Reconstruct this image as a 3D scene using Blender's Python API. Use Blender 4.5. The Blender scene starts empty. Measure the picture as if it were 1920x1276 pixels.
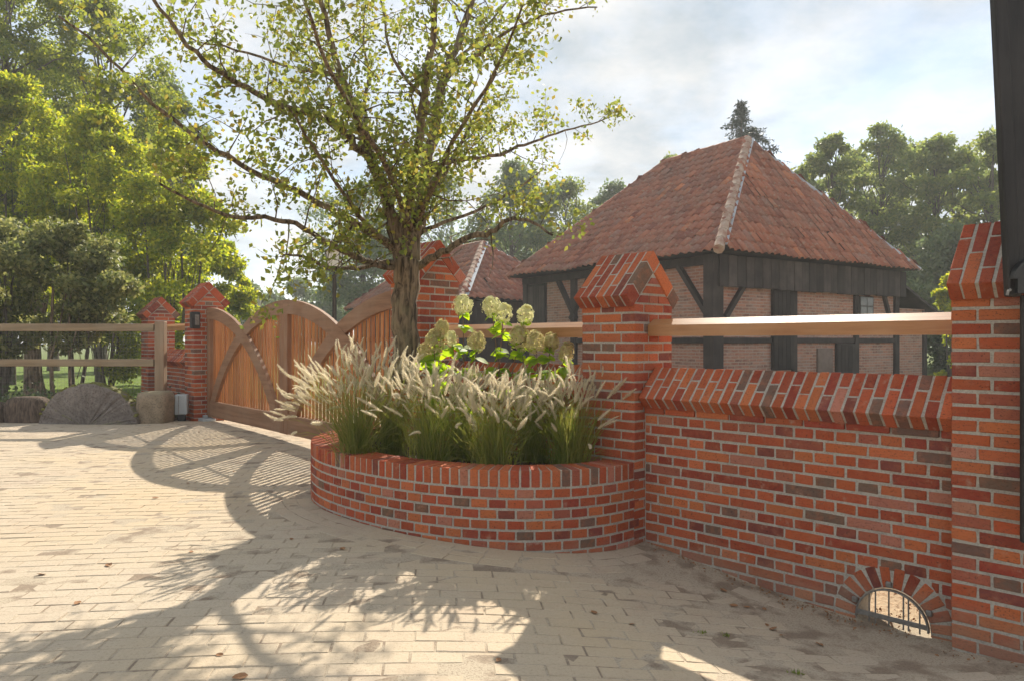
import bpy, bmesh, math, random
import numpy as np
from mathutils import Matrix, Vector, Euler

rnd = random.Random(7)
NP = np.random.default_rng(11)
R = math.radians
scene = bpy.context.scene
COL = scene.collection

# ------------------------------------------------------------------ camera, sky, sun, exposure
CAM_H = 1.20
FPX = 1360.0                                    # focal length in photo pixels (1920 wide)
cam_d = bpy.data.cameras.new('camera')
cam_d.sensor_width = 36.0
cam_d.lens = FPX / 1920 * 36.0
cam_d.clip_start = 0.05
cam_d.clip_end = 2000
cam = bpy.data.objects.new('camera', cam_d)
COL.objects.link(cam)
cam.location = (0, 0, CAM_H)
cam.rotation_euler = (R(90), 0, 0)
scene.camera = cam

SUN_EL = 36.0
SUN_AZ = math.atan2(0.235, 0.972)               # from +Y towards +X
world = bpy.data.worlds.new('World')
scene.world = world
world.use_nodes = True
wn, wl = world.node_tree.nodes, world.node_tree.links
wn.clear()
w_out = wn.new('ShaderNodeOutputWorld')
w_bg = wn.new('ShaderNodeBackground')
w_sky = wn.new('ShaderNodeTexSky')
w_sky.sky_type = 'NISHITA'
w_sky.sun_disc = False
w_sky.sun_elevation = R(SUN_EL)
w_sky.sun_rotation = SUN_AZ
w_sky.air_density = 1.0
w_sky.dust_density = 0.35
w_sky.ozone_density = 1.6
# broken cloud cover, projected on a flat layer overhead, the same all round the sky
w_tc = wn.new('ShaderNodeTexCoord')
w_sep = wn.new('ShaderNodeSeparateXYZ')
wl.new(w_tc.outputs['Generated'], w_sep.inputs[0])
w_den = wn.new('ShaderNodeMath'); w_den.operation = 'ADD'; w_den.inputs[1].default_value = 0.22
w_abs = wn.new('ShaderNodeMath'); w_abs.operation = 'ABSOLUTE'
wl.new(w_sep.outputs['Z'], w_abs.inputs[0]); wl.new(w_abs.outputs[0], w_den.inputs[0])
w_dx = wn.new('ShaderNodeMath'); w_dx.operation = 'DIVIDE'
w_dy = wn.new('ShaderNodeMath'); w_dy.operation = 'DIVIDE'
wl.new(w_sep.outputs['X'], w_dx.inputs[0]); wl.new(w_den.outputs[0], w_dx.inputs[1])
wl.new(w_sep.outputs['Y'], w_dy.inputs[0]); wl.new(w_den.outputs[0], w_dy.inputs[1])
w_cmb = wn.new('ShaderNodeCombineXYZ')
wl.new(w_dx.outputs[0], w_cmb.inputs['X']); wl.new(w_dy.outputs[0], w_cmb.inputs['Y'])
w_cmb.inputs['Z'].default_value = 5.2
w_n1 = wn.new('ShaderNodeTexNoise')
w_n1.inputs['Scale'].default_value = 1.7
w_n1.inputs['Detail'].default_value = 9
w_n1.inputs['Roughness'].default_value = 0.56
w_n1.inputs['Distortion'].default_value = 0.35
wl.new(w_cmb.outputs[0], w_n1.inputs['Vector'])
w_r1 = wn.new('ShaderNodeValToRGB')
w_r1.color_ramp.elements[0].position = 0.38; w_r1.color_ramp.elements[0].color = (0.66, 0.66, 0.66, 1)
w_r1.color_ramp.elements[1].position = 0.60; w_r1.color_ramp.elements[1].color = (1, 1, 1, 1)
wl.new(w_n1.outputs['Fac'], w_r1.inputs[0])
w_n2 = wn.new('ShaderNodeTexNoise')
w_n2.inputs['Scale'].default_value = 3.1
w_n2.inputs['Detail'].default_value = 7
w_n2.inputs['Roughness'].default_value = 0.6
wl.new(w_cmb.outputs[0], w_n2.inputs['Vector'])
w_r2 = wn.new('ShaderNodeValToRGB')
CLOUD = 4.15
w_r2.color_ramp.elements[0].position = 0.33; w_r2.color_ramp.elements[0].color = (0.54, 0.64, 0.72, 1)
w_r2.color_ramp.elements[1].position = 0.62; w_r2.color_ramp.elements[1].color = (1.0, 1.0, 0.985, 1)
wl.new(w_n2.outputs['Fac'], w_r2.inputs[0])
w_cm = wn.new('ShaderNodeVectorMath'); w_cm.operation = 'SCALE'
w_cm.inputs['Scale'].default_value = CLOUD
wl.new(w_r2.outputs[0], w_cm.inputs[0])
w_mix = wn.new('ShaderNodeMix'); w_mix.data_type = 'RGBA'
wl.new(w_r1.outputs[0], w_mix.inputs[0])
wl.new(w_sky.outputs[0], w_mix.inputs[6])
wl.new(w_cm.outputs[0], w_mix.inputs[7])
wl.new(w_mix.outputs[2], w_bg.inputs['Color'])
w_bg.inputs['Strength'].default_value = 0.054
wl.new(w_bg.outputs[0], w_out.inputs['Surface'])

sun_d = bpy.data.lights.new('sun', 'SUN')
sun_d.energy = 2.0
sun_d.angle = R(0.55)
sun_d.color = (1.0, 0.91, 0.76)
sun = bpy.data.objects.new('sun', sun_d)
COL.objects.link(sun)
sdir = Vector((math.sin(SUN_AZ) * math.cos(R(SUN_EL)), math.cos(SUN_AZ) * math.cos(R(SUN_EL)), math.sin(R(SUN_EL))))
sun.rotation_euler = sdir.to_track_quat('Z', 'Y').to_euler()
sun.location = sdir * 40

vs = scene.view_settings
vs.view_transform = 'Standard'
vs.look = 'None'
vs.exposure = 2.08
vs.gamma = 1.0
vs.use_curve_mapping = False
scene.render.engine = 'CYCLES'
cy = scene.cycles
cy.use_denoising = True
cy.use_light_tree = False
cy.use_adaptive_sampling = True
cy.adaptive_threshold = 0.015
cy.max_bounces = 6
cy.diffuse_bounces = 3
cy.glossy_bounces = 2
cy.transmission_bounces = 5
cy.transparent_max_bounces = 6
cy.sample_clamp_indirect = 6.0
cy.caustics_reflective = False
cy.caustics_refractive = False

# ------------------------------------------------------------------ helpers
def at(px, py, Y):
    """point in the place that the photo shows at this pixel, Y metres away"""
    return Vector(((px - 960) / FPX * Y, Y, CAM_H - (py - 638) / FPX * Y))

W = {}
def wm(o):
    return W.get(o.name, Matrix.Identity(4))

def link(o, M=None, parent=None):
    COL.objects.link(o)
    M = M if M is not None else Matrix.Identity(4)
    W[o.name] = M
    if parent is not None:
        o.parent = parent
        o.matrix_basis = wm(parent).inverted_safe() @ M
    else:
        o.matrix_basis = M
    return o

def tag(o, label=None, cat=None, group=None, kind=None):
    if label: o['label'] = label
    if cat: o['category'] = cat
    if group: o['group'] = group
    if kind: o['kind'] = kind
    return o

def T(x=0, y=0, z=0): return Matrix.Translation((x, y, z))
def RZ(a): return Matrix.Rotation(a, 4, 'Z')

def frame(origin, X, Y, Z):
    M = Matrix.Identity(4)
    for i in range(3):
        M[i][0] = X[i]; M[i][1] = Y[i]; M[i][2] = Z[i]; M[i][3] = origin[i]
    return M

def thing(name, label, cat, M=None, group=None):
    o = bpy.data.objects.new(name, None)
    o.empty_display_size = 0.1
    link(o, M)
    return tag(o, label, cat, group)

def obj(name, mesh, mat=None, parent=None, M=None, color=None):
    if mat is not None and len(mesh.materials) == 0:
        mesh.materials.append(mat)
    o = bpy.data.objects.new(name, mesh)
    if color is not None: o.color = color
    return link(o, M, parent)

def np_mesh(name, verts, faces, smooth=False):
    verts = np.asarray(verts, dtype=np.float32).reshape(-1, 3)
    faces = np.asarray(faces, dtype=np.int32)
    k = faces.shape[1]
    m = bpy.data.meshes.new(name)
    m.vertices.add(len(verts)); m.vertices.foreach_set('co', verts.ravel())
    m.loops.add(faces.size); m.loops.foreach_set('vertex_index', faces.ravel())
    m.polygons.add(len(faces))
    m.polygons.foreach_set('loop_start', np.arange(0, faces.size, k, dtype=np.int32))
    m.polygons.foreach_set('loop_total', np.full(len(faces), k, dtype=np.int32))
    if smooth: m.polygons.foreach_set('use_smooth', np.ones(len(faces), dtype=bool))
    m.update(calc_edges=True)
    return m

def py_mesh(name, verts, faces, smooth=False):
    m = bpy.data.meshes.new(name)
    m.from_pydata([tuple(v) for v in verts], [], faces)
    if smooth:
        for p in m.polygons: p.use_smooth = True
    m.update()
    return m

# bevelled box: 24 vertices, 26 faces
BOXF = None
def box_vf(lx, ly, lz, bev=0.004, jit=0.0, r=rnd):
    vs_, idx = [], {}
    for sx in (-1, 1):
        for sy in (-1, 1):
            for sz in (-1, 1):
                for a in range(3):
                    p = [sx * lx / 2, sy * ly / 2, sz * lz / 2]
                    for b in range(3):
                        if b != a: p[b] -= (sx, sy, sz)[b] * bev
                    if jit:
                        p = [q + r.uniform(-jit, jit) for q in p]
                    idx[(sx, sy, sz, a)] = len(vs_)
                    vs_.append(p)
    fs = []
    for a in range(3):
        b, c = (a + 1) % 3, (a + 2) % 3
        for s in (-1, 1):
            ring = []
            for (ub, uc) in ((-1, -1), (1, -1), (1, 1), (-1, 1)):
                k = [0, 0, 0]; k[a] = s; k[b] = ub; k[c] = uc
                ring.append(idx[(k[0], k[1], k[2], a)])
            fs.append(ring if s > 0 else ring[::-1])
        for sb in (-1, 1):                       # edges running along axis a
            for sc in (-1, 1):
                q = []
                for (sa, w) in ((-1, b), (1, b), (1, c), (-1, c)):
                    k = [0, 0, 0]; k[a] = sa; k[b] = sb; k[c] = sc
                    q.append(idx[(k[0], k[1], k[2], w)])
                fs.append(q if sb * sc < 0 else q[::-1])
    for sx in (-1, 1):
        for sy in (-1, 1):
            for sz in (-1, 1):
                t = [idx[(sx, sy, sz, a)] for a in range(3)]
                fs.append(t if sx * sy * sz > 0 else t[::-1])
    return vs_, fs

BCACHE = {}
def box_mesh(lx, ly, lz, mat, bev=0.004, jit=0.0012, nvar=4):
    key = (round(lx, 3), round(ly, 3), round(lz, 3), mat.name, round(bev, 4), rnd.randrange(nvar))
    if key not in BCACHE:
        v, f = box_vf(lx, ly, lz, bev, jit)
        m = py_mesh('block', v, f)
        m.materials.append(mat)
        BCACHE[key] = m
    return BCACHE[key]

class MB:
    """collects shapes into one mesh"""
    def __init__(self): self.v, self.f = [], []
    def add(self, v, f, M=None):
        n = len(self.v)
        self.v += [(M @ Vector(p)) if M is not None else Vector(p) for p in v]
        self.f += [[i + n for i in q] for q in f]
        return self
    def box(self, c, s, M=None, bev=0.004, jit=0.0):
        v, f = box_vf(s[0], s[1], s[2], bev, jit)
        C = T(*c)
        return self.add(v, f, (M @ C) if M is not None else C)
    def span(self, a, b, M=None, bev=0.004):
        c = [(a[i] + b[i]) / 2 for i in range(3)]; s = [abs(b[i] - a[i]) for i in range(3)]
        return self.box(c, s, M, bev)
    def bar(self, p, q, w, h, up=(0, 0, 1), bev=0.004):
        p, q = Vector(p), Vector(q)
        y = (q - p); L = y.length; y.normalize()
        z = Vector(up); x = y.cross(z)
        if x.length < 1e-4: x = Vector((1, 0, 0))
        x.normalize(); z = x.cross(y)
        return self.box((0, 0, 0), (w, L, h), frame((p + q) / 2, x, y, z), bev)
    def tube(self, pts, rads, n=8, cap=True):
        pts = [Vector(p) for p in pts]
        base = len(self.v)
        ref = Vector((0.31, 0.95, 0.1)).normalized()
        for i, p in enumerate(pts):
            t = (pts[min(i + 1, len(pts) - 1)] - pts[max(i - 1, 0)]).normalized()
            a = t.cross(ref)
            if a.length < 1e-3: a = t.cross(Vector((0, 0, 1)))
            a.normalize(); b = t.cross(a)
            r = rads[i] if isinstance(rads, (list, tuple)) else rads
            for k in range(n):
                an = 2 * math.pi * k / n
                self.v.append(p + (a * math.cos(an) + b * math.sin(an)) * r)
        for i in range(len(pts) - 1):
            for k in range(n):
                k2 = (k + 1) % n
                self.f.append([base + i * n + k, base + i * n + k2, base + (i + 1) * n + k2, base + (i + 1) * n + k])
        if cap:
            self.f.append([base + k for k in range(n)][::-1])
            self.f.append([base + (len(pts) - 1) * n + k for k in range(n)])
        return self
    def lathe(self, prof, n=16, M=None):
        v, f = [], []
        for (r, z) in prof:
            for k in range(n):
                a = 2 * math.pi * k / n
                v.append((r * math.cos(a), r * math.sin(a), z))
        for i in range(len(prof) - 1):
            for k in range(n):
                k2 = (k + 1) % n
                f.append([i * n + k, i * n + k2, (i + 1) * n + k2, (i + 1) * n + k])
        f.append([k for k in range(n)][::-1]); f.append([(len(prof) - 1) * n + k for k in range(n)])
        return self.add(v, f, M)
    def prism(self, poly, y0, y1, M=None):
        """polygon in x,z extruded along y"""
        n = len(poly)
        v = [(x, y0, z) for x, z in poly] + [(x, y1, z) for x, z in poly]
        f = [list(range(n)), list(range(n, 2 * n))[::-1]]
        for i in range(n):
            j = (i + 1) % n
            f.append([i, n + i, n + j, j])
        return self.add(v, f, M)
    def mesh(self, name, smooth=False, fix=False):
        m = py_mesh(name, self.v, self.f, smooth)
        if fix:
            bm = bmesh.new(); bm.from_mesh(m)
            bmesh.ops.recalc_face_normals(bm, faces=bm.faces)
            bm.to_mesh(m); bm.free()
        return m
    def build(self, name, mat, parent=None, M=None, smooth=False, color=None, fix=False):
        """shapes were given in world space unless M says which frame they are in"""
        base = M if M is not None else (wm(parent) if parent is not None else Matrix.Identity(4))
        if M is None and parent is not None:
            inv = base.inverted_safe()
            self.v = [inv @ p for p in self.v]
        return obj(name, self.mesh(name, smooth, fix), mat, parent, base, color)

# ------------------------------------------------------------------ materials
class NT:
    def __init__(self, name):
        self.m = bpy.data.materials.new(name)
        self.m.use_nodes = True
        self.n, self.l = self.m.node_tree.nodes, self.m.node_tree.links
        self.bsdf = self.n['Principled BSDF']
        self.out = self.n['Material Output']
        self.bsdf.inputs['Specular IOR Level'].default_value = 0.25
    def node(self, t, **kw):
        nd = self.n.new(t)
        for k, v in kw.items(): setattr(nd, k, v)
        return nd
    def put(self, sock, v):
        if hasattr(v, 'is_output') or isinstance(v, bpy.types.NodeSocket): self.l.new(v, sock)
        else: sock.default_value = v
    def coord(self, kind='Object', scale=(1, 1, 1), rand=False, loc=None):
        tc = self.node('ShaderNodeTexCoord')
        mp = self.node('ShaderNodeMapping')
        mp.inputs['Scale'].default_value = scale
        self.l.new(tc.outputs[kind], mp.inputs['Vector'])
        if rand:
            oi = self.node('ShaderNodeObjectInfo')
            mu = self.node('ShaderNodeMath', operation='MULTIPLY'); mu.inputs[1].default_value = 37.0
            self.l.new(oi.outputs['Random'], mu.inputs[0])
            self.l.new(mu.outputs[0], mp.inputs['Location'])
        return mp.outputs[0]
    def noise(self, vec, scale, detail=4, rough=0.55, dist=0.0):
        nd = self.node('ShaderNodeTexNoise')
        nd.inputs['Scale'].default_value = scale
        nd.inputs['Detail'].default_value = detail
        nd.inputs['Roughness'].default_value = rough
        nd.inputs['Distortion'].default_value = dist
        self.l.new(vec, nd.inputs['Vector'])
        return nd.outputs['Fac']
    def ramp(self, fac, stops):
        nd = self.node('ShaderNodeValToRGB')
        el = nd.color_ramp.elements
        while len(el) < len(stops): el.new(0.5)
        for e, (p, c) in zip(el, stops):
            e.position = p
            e.color = (c[0], c[1], c[2], 1) if hasattr(c, '__len__') else (c, c, c, 1)
        self.l.new(fac, nd.inputs[0])
        return nd.outputs[0]
    def mix(self, fac, a, b, mode='MIX'):
        nd = self.node('ShaderNodeMix', data_type='RGBA', blend_type=mode)
        self.put(nd.inputs[0], fac)
        for s, v in ((6, a), (7, b)):
            if isinstance(v, (tuple, list)): nd.inputs[s].default_value = (v[0], v[1], v[2], 1)
            else: self.l.new(v, nd.inputs[s])
        return nd.outputs[2]
    def math(self, op, a, b=0.0):
        nd = self.node('ShaderNodeMath', operation=op)
        self.put(nd.inputs[0], a); self.put(nd.inputs[1], b)
        return nd.outputs[0]
    def bump(self, h, strength=0.4, dist=0.01):
        nd = self.node('ShaderNodeBump')
        nd.inputs['Strength'].default_value = strength
        nd.inputs['Distance'].default_value = dist
        self.l.new(h, nd.inputs['Height'])
        self.l.new(nd.outputs[0], self.bsdf.inputs['Normal'])
    def base(self, c): self.put(self.bsdf.inputs['Base Color'], c if not isinstance(c, tuple) else (c[0], c[1], c[2], 1))
    def rough(self, r): self.put(self.bsdf.inputs['Roughness'], r)

def mat_brick(name, island=False, ramp=None):
    t = NT(name)
    v = t.coord('Object', rand=not island)
    if island:
        g = t.node('ShaderNodeNewGeometry')
        col = t.ramp(g.outputs['Random Per Island'], ramp)
    else:
        oi = t.node('ShaderNodeObjectInfo')
        col = oi.outputs['Color']
    n1 = t.noise(v, 22, 5, 0.6)
    n2 = t.noise(v, 110, 4, 0.65)
    n3 = t.noise(t.coord('Object', (1, 1, 3.2), rand=not island), 48, 4, 0.7, 0.8)
    c = t.mix(t.ramp(n1, [(0.44, 0.0), (0.72, 0.45)]), col, (0.44, 0.15, 0.07))
    c = t.mix(t.ramp(n3, [(0.30, 0.6), (0.46, 0.0)]), c, (0.15, 0.045, 0.028))
    c = t.mix(t.ramp(n2, [(0.32, 0.85), (0.42, 0.0)]), c, (0.06, 0.03, 0.022))
    c = t.mix(t.ramp(t.noise(v, 11, 4, 0.7), [(0.62, 0.0), (0.76, 0.45)]), c, (0.42, 0.36, 0.29))
    pz = t.node('ShaderNodeNewGeometry'); sp = t.node('ShaderNodeSeparateXYZ'); t.l.new(pz.outputs['Position'], sp.inputs[0])
    low = t.math('ADD', t.math('MULTIPLY', sp.outputs['Z'], -3.2), t.noise(pz.outputs['Position'], 5.0, 5, 0.65))
    c = t.mix(t.ramp(low, [(0.50, 0.0), (1.2, 0.45)]), c, (0.32, 0.24, 0.17))
    t.base(c); t.rough(0.88)
    h = t.math('ADD', t.math('ADD', n1, t.math('MULTIPLY', n2, 0.6)), t.math('MULTIPLY', n3, 0.7))
    t.bump(h, 0.9, 0.006)
    return t.m

BRICK_COLS = [((0.42, 0.097, 0.038), 24), ((0.49, 0.135, 0.050), 16), ((0.365, 0.076, 0.034), 21),
              ((0.28, 0.052, 0.030), 14), ((0.20, 0.055, 0.042), 6), ((0.16, 0.098, 0.072), 8),
              ((0.42, 0.165, 0.11), 6), ((0.34, 0.10, 0.06), 7)]
def brick_col(r=rnd, light=1.0, cold=0.0):
    tot = sum(w for _, w in BRICK_COLS); k = r.uniform(0, tot)
    for c, w in BRICK_COLS:
        k -= w
        if k <= 0: break
    f = r.uniform(0.88, 1.14) * light
    c = [x * f * r.uniform(0.95, 1.05) for x in c]
    g = (c[0] * 0.5 + c[1] * 0.35 + c[2] * 0.15)
    return tuple(x * (1 - cold) + g * cold for x in c) + (1.0,)

M_BRICK = mat_brick('handmade_brick')
M_BRICKI = mat_brick('handmade_brick_mass', True,
    [(0.0, (0.40, 0.098, 0.040)), (0.3, (0.47, 0.135, 0.052)), (0.5, (0.345, 0.075, 0.035)), (0.7, (0.24, 0.054, 0.034)), (0.85, (0.30, 0.10, 0.065)), (0.95, (0.135, 0.088, 0.068))])

def simple(name, c1, c2, scale=8, detail=5, rough=0.85, bump=0.4, bdist=0.006, vec='Object', vscale=(1, 1, 1), spec=None, fine=None, metal=0.0):
    t = NT(name)
    v = t.coord(vec, vscale)
    n = t.noise(v, scale, detail, 0.6)
    c = t.mix(t.ramp(n, [(0.32, 0.0), (0.68, 1.0)]), c1, c2)
    h = n
    if fine:
        n2 = t.noise(v, fine, 4, 0.6)
        c = t.mix(t.ramp(n2, [(0.35, 0.5), (0.55, 0.0)]), c, tuple(x * 0.5 for x in c1))
        h = t.math('ADD', n, t.math('MULTIPLY', n2, 0.5))
    t.base(c); t.rough(rough)
    if spec is not None: t.bsdf.inputs['Specular IOR Level'].default_value = spec
    t.bsdf.inputs['Metallic'].default_value = metal
    if bump: t.bump(h, bump, bdist)
    return t.m

M_MORTAR = simple('mortar', (0.37, 0.335, 0.285), (0.48, 0.44, 0.375), 9, 6, 0.95, 0.5, 0.004, fine=120)
M_SOIL = simple('planter_soil', (0.055, 0.038, 0.026), (0.11, 0.078, 0.052), 18, 6, 1.0, 0.9, 0.02, fine=90)

def mat_wood(name, c1, c2, c3, axis=2, grain=26, rough=0.7, bump=0.25, objcol=False, weather=None, spec=0.22):
    t = NT(name)
    sc = [grain, grain, grain]; sc[axis] = grain * 0.07
    v = t.coord('Object', tuple(sc), rand=True)
    n = t.noise(v, 1.0, 5, 0.6, 0.4)
    c = t.mix(t.ramp(n, [(0.34, 0.0), (0.66, 1.0)]), c1, c2)
    v2 = t.coord('Object', (3, 3, 3), rand=True)
    n2 = t.noise(v2, 0.8, 4, 0.6)
    c = t.mix(t.ramp(n2, [(0.42, 0.0), (0.75, 0.7)]), c, c3)
    if objcol:
        oi = t.node('ShaderNodeObjectInfo')
        c = t.mix(1.0, c, oi.outputs['Color'], 'MULTIPLY')
    t.base(c); t.rough(rough)
    t.bsdf.inputs['Specular IOR Level'].default_value = spec
    t.bump(n, bump, 0.004)
    return t.m

M_SLAT = mat_wood('gate_hardwood_slats', (0.50, 0.215, 0.082), (0.33, 0.13, 0.048), (0.48, 0.24, 0.11), 2, 30, 0.6, objcol=True)
M_FRAME = mat_wood('gate_hardwood_frame', (0.31, 0.17, 0.098), (0.20, 0.105, 0.058), (0.32, 0.21, 0.14), 0, 22, 0.6)
M_FRAMEV = mat_wood('gate_hardwood_upright', (0.31, 0.165, 0.092), (0.20, 0.10, 0.055), (0.32, 0.20, 0.13), 2, 22, 0.6)
M_RAIL = mat_wood('planed_hardwood_rail', (0.44, 0.215, 0.085), (0.33, 0.14, 0.05), (0.48, 0.27, 0.13), 0, 34, 0.42, 0.2, spec=0.5)
M_FENCE = mat_wood('weathered_fence_timber', (0.34, 0.25, 0.16), (0.22, 0.16, 0.10), (0.30, 0.25, 0.18), 0, 18, 0.85)
M_FENCEV = mat_wood('weathered_fence_post', (0.36, 0.25, 0.17), (0.25, 0.17, 0.11), (0.30, 0.25, 0.18), 2, 18, 0.85)
M_TAR = mat_wood('black_tarred_timber', (0.010, 0.009, 0.0085), (0.024, 0.021, 0.02), (0.045, 0.04, 0.037), 2, 30, 0.5, 0.9, objcol=False, spec=0.35)
M_DARKT = mat_wood('dark_barn_timber', (0.026, 0.021, 0.020), (0.045, 0.037, 0.034), (0.075, 0.062, 0.055), 2, 9, 0.8, 0.5, objcol=True)
M_METAL = simple('grey_coated_metal', (0.36, 0.39, 0.41), (0.42, 0.45, 0.46), 6, 3, 0.45, 0.05, 0.002, spec=0.5)
M_GALV = simple('galvanised_steel', (0.30, 0.29, 0.27), (0.20, 0.18, 0.16), 40, 4, 0.5, 0.2, 0.002, metal=0.6)
M_BLACK = simple('black_painted_metal', (0.016, 0.016, 0.017), (0.03, 0.03, 0.03), 20, 3, 0.4, 0.1, 0.002, spec=0.5)
M_DEBRIS = simple('dry_leaf', (0.24, 0.11, 0.05), (0.33, 0.19, 0.10), 40, 3, 0.8, 0.2, 0.002)

def mat_leaf(name, cols, trans=0.5, tr_gain=1.6, rough=0.55, spec=0.3):
    """thin leaves: some light goes through, so that they glow against the sun"""
    t = NT(name)
    g = t.node('ShaderNodeNewGeometry')
    col = t.ramp(g.outputs['Random Per Island'], [(i / max(1, len(cols) - 1), c) for i, c in enumerate(cols)])
    t.base(col); t.rough(rough)
    t.bsdf.inputs['Specular IOR Level'].default_value = spec
    tb = t.node('ShaderNodeBsdfTranslucent')
    hs = t.node('ShaderNodeHueSaturation')
    hs.inputs['Hue'].default_value = 0.485
    hs.inputs['Saturation'].default_value = 1.08
    hs.inputs['Value'].default_value = tr_gain
    t.l.new(col, hs.inputs['Color']); t.l.new(hs.outputs[0], tb.inputs['Color'])
    ms = t.node('ShaderNodeMixShader'); ms.inputs[0].default_value = trans
    t.l.new(t.bsdf.outputs[0], ms.inputs[1]); t.l.new(tb.outputs[0], ms.inputs[2])
    t.l.new(ms.outputs[0], t.out.inputs['Surface'])
    return t.m

M_HERO = mat_leaf('amber_green_leaves', [(0.10, 0.135, 0.038), (0.155, 0.195, 0.046), (0.22, 0.245, 0.052), (0.125, 0.16, 0.042), (0.28, 0.235, 0.055)], 0.56, 1.8)
M_LF_YG = mat_leaf('yellow_green_leaves', [(0.10, 0.15, 0.022), (0.21, 0.28, 0.034), (0.38, 0.38, 0.045), (0.16, 0.21, 0.028), (0.29, 0.30, 0.034)], 0.64, 1.9)
M_LF_MID = mat_leaf('mid_green_leaves', [(0.075, 0.115, 0.025), (0.15, 0.20, 0.034), (0.25, 0.27, 0.04), (0.11, 0.155, 0.03)], 0.6, 1.9)
M_LF_DARK = mat_leaf('dark_evergreen_leaves', [(0.07, 0.095, 0.032), (0.15, 0.18, 0.06), (0.30, 0.30, 0.11), (0.115, 0.14, 0.047)], 0.48, 1.7, 0.5, 0.3)
M_LF_FAR = mat_leaf('far_tree_leaves', [(0.08, 0.13, 0.06), (0.12, 0.17, 0.07), (0.15, 0.19, 0.07), (0.10, 0.145, 0.065)], 0.45, 1.7)
M_LF_OAK = mat_leaf('far_oak_leaves', [(0.10, 0.15, 0.05), (0.16, 0.21, 0.06), (0.22, 0.25, 0.07), (0.12, 0.165, 0.05)], 0.55, 1.8)
M_LF_SPRUCE = mat_leaf('spruce_needles', [(0.03, 0.05, 0.035), (0.05, 0.075, 0.05), (0.04, 0.06, 0.04)], 0.1, 1.2)
M_HYD_LEAF = mat_leaf('hydrangea_leaves', [(0.17, 0.29, 0.03), (0.25, 0.37, 0.035), (0.31, 0.42, 0.05)], 0.65, 1.9)
M_HYD_FL = mat_leaf('cream_hydrangea_florets', [(0.66, 0.67, 0.38), (0.78, 0.77, 0.50), (0.62, 0.65, 0.32), (0.72, 0.66, 0.44)], 0.45, 1.25, 0.8, 0.1)
M_HYD_FL2 = mat_leaf('fading_hydrangea_florets', [(0.50, 0.48, 0.23), (0.60, 0.55, 0.29), (0.44, 0.44, 0.18), (0.56, 0.42, 0.27)], 0.45, 1.3, 0.8, 0.1)
M_BLADE = mat_leaf('grass_blades', [(0.115, 0.16, 0.034), (0.18, 0.22, 0.045), (0.29, 0.28, 0.08), (0.15, 0.195, 0.04)], 0.52, 1.7, 0.6, 0.2)
M_PLUME = mat_leaf('cream_grass_plumes', [(0.78, 0.73, 0.56), (0.88, 0.85, 0.71), (0.66, 0.59, 0.43), (0.84, 0.80, 0.64)], 0.6, 1.12, 0.8, 0.05)
M_LAWN = mat_leaf('lawn_blades', [(0.10, 0.17, 0.02), (0.16, 0.23, 0.03), (0.20, 0.26, 0.04)], 0.5, 1.8)
M_COVER = mat_leaf('ground_cover_leaves', [(0.05, 0.08, 0.03), (0.09, 0.12, 0.05), (0.12, 0.14, 0.07)], 0.3, 1.5, 0.45, 0.4)

def mat_bark(name, c1, c2, c3):
    t = NT(name)
    v = t.coord('Object', (1, 1, 0.16))
    n = t.noise(v, 34, 6, 0.65, 0.6)
    n2 = t.noise(t.coord('Object'), 6, 4)
    c = t.mix(t.ramp(n, [(0.40, 0.0), (0.58, 1.0)]), c1, c2)
    c = t.mix(t.ramp(n2, [(0.50, 0.0), (0.72, 0.6)]), c, c3)
    t.base(c); t.rough(0.95); t.bump(n, 0.9, 0.025)
    return t.m
M_BARK = mat_bark('rough_brown_bark', (0.05, 0.036, 0.025), (0.26, 0.19, 0.125), (0.22, 0.19, 0.11))
M_BARKF = mat_bark('grey_brown_bark', (0.07, 0.06, 0.05), (0.16, 0.135, 0.11), (0.13, 0.12, 0.09))

# ------------------------------------------------------------------ the lie of the land
# wall frame: origin at the front right corner of the middle pillar, x along the wall, y away from the drive
WO = Vector((0.777, 4.595, 0))
C45 = math.sqrt(0.5)
FW = frame(WO, (C45, -C45, 0), (C45, C45, 0), (0, 0, 1))
FWI = FW.inverted()
PIL = 0.43                                   # pillar side
GAP = 1.766                                  # clear distance between pillars
DRAIN = FW @ Vector((1.479, 0.11, 0))

def gz(x, y):
    r2 = (x - DRAIN.x) ** 2 + (y - DRAIN.y) ** 2
    return -0.24 * math.exp(-r2 / (2 * 1.05 ** 2)) + 0.006 * math.sin(x * 1.3 + 0.5) * math.cos(y * 0.9) + 0.03 * (1 + math.tanh((y - 8.8) / 1.3))
def gz_np(x, y):
    r2 = (x - DRAIN.x) ** 2 + (y - DRAIN.y) ** 2
    return -0.24 * np.exp(-r2 / (2 * 1.05 ** 2)) + 0.006 * np.sin(x * 1.3 + 0.5) * np.cos(y * 0.9) + 0.03 * (1 + np.tanh((y - 8.8) / 1.3))

def grid_mesh(name, x0, x1, y0, y1, nx, ny, zf):
    xs, ys = np.linspace(x0, x1, nx + 1), np.linspace(y0, y1, ny + 1)
    X, Y = np.meshgrid(xs, ys)
    Z = zf(X, Y)
    v = np.stack([X.ravel(), Y.ravel(), Z.ravel()], 1)
    i = np.arange(ny)[:, None] * (nx + 1) + np.arange(nx)[None, :]
    f = np.stack([i, i + 1, i + nx + 2, i + nx + 1], -1).reshape(-1, 4)
    return np_mesh(name, v, f, True)

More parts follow.
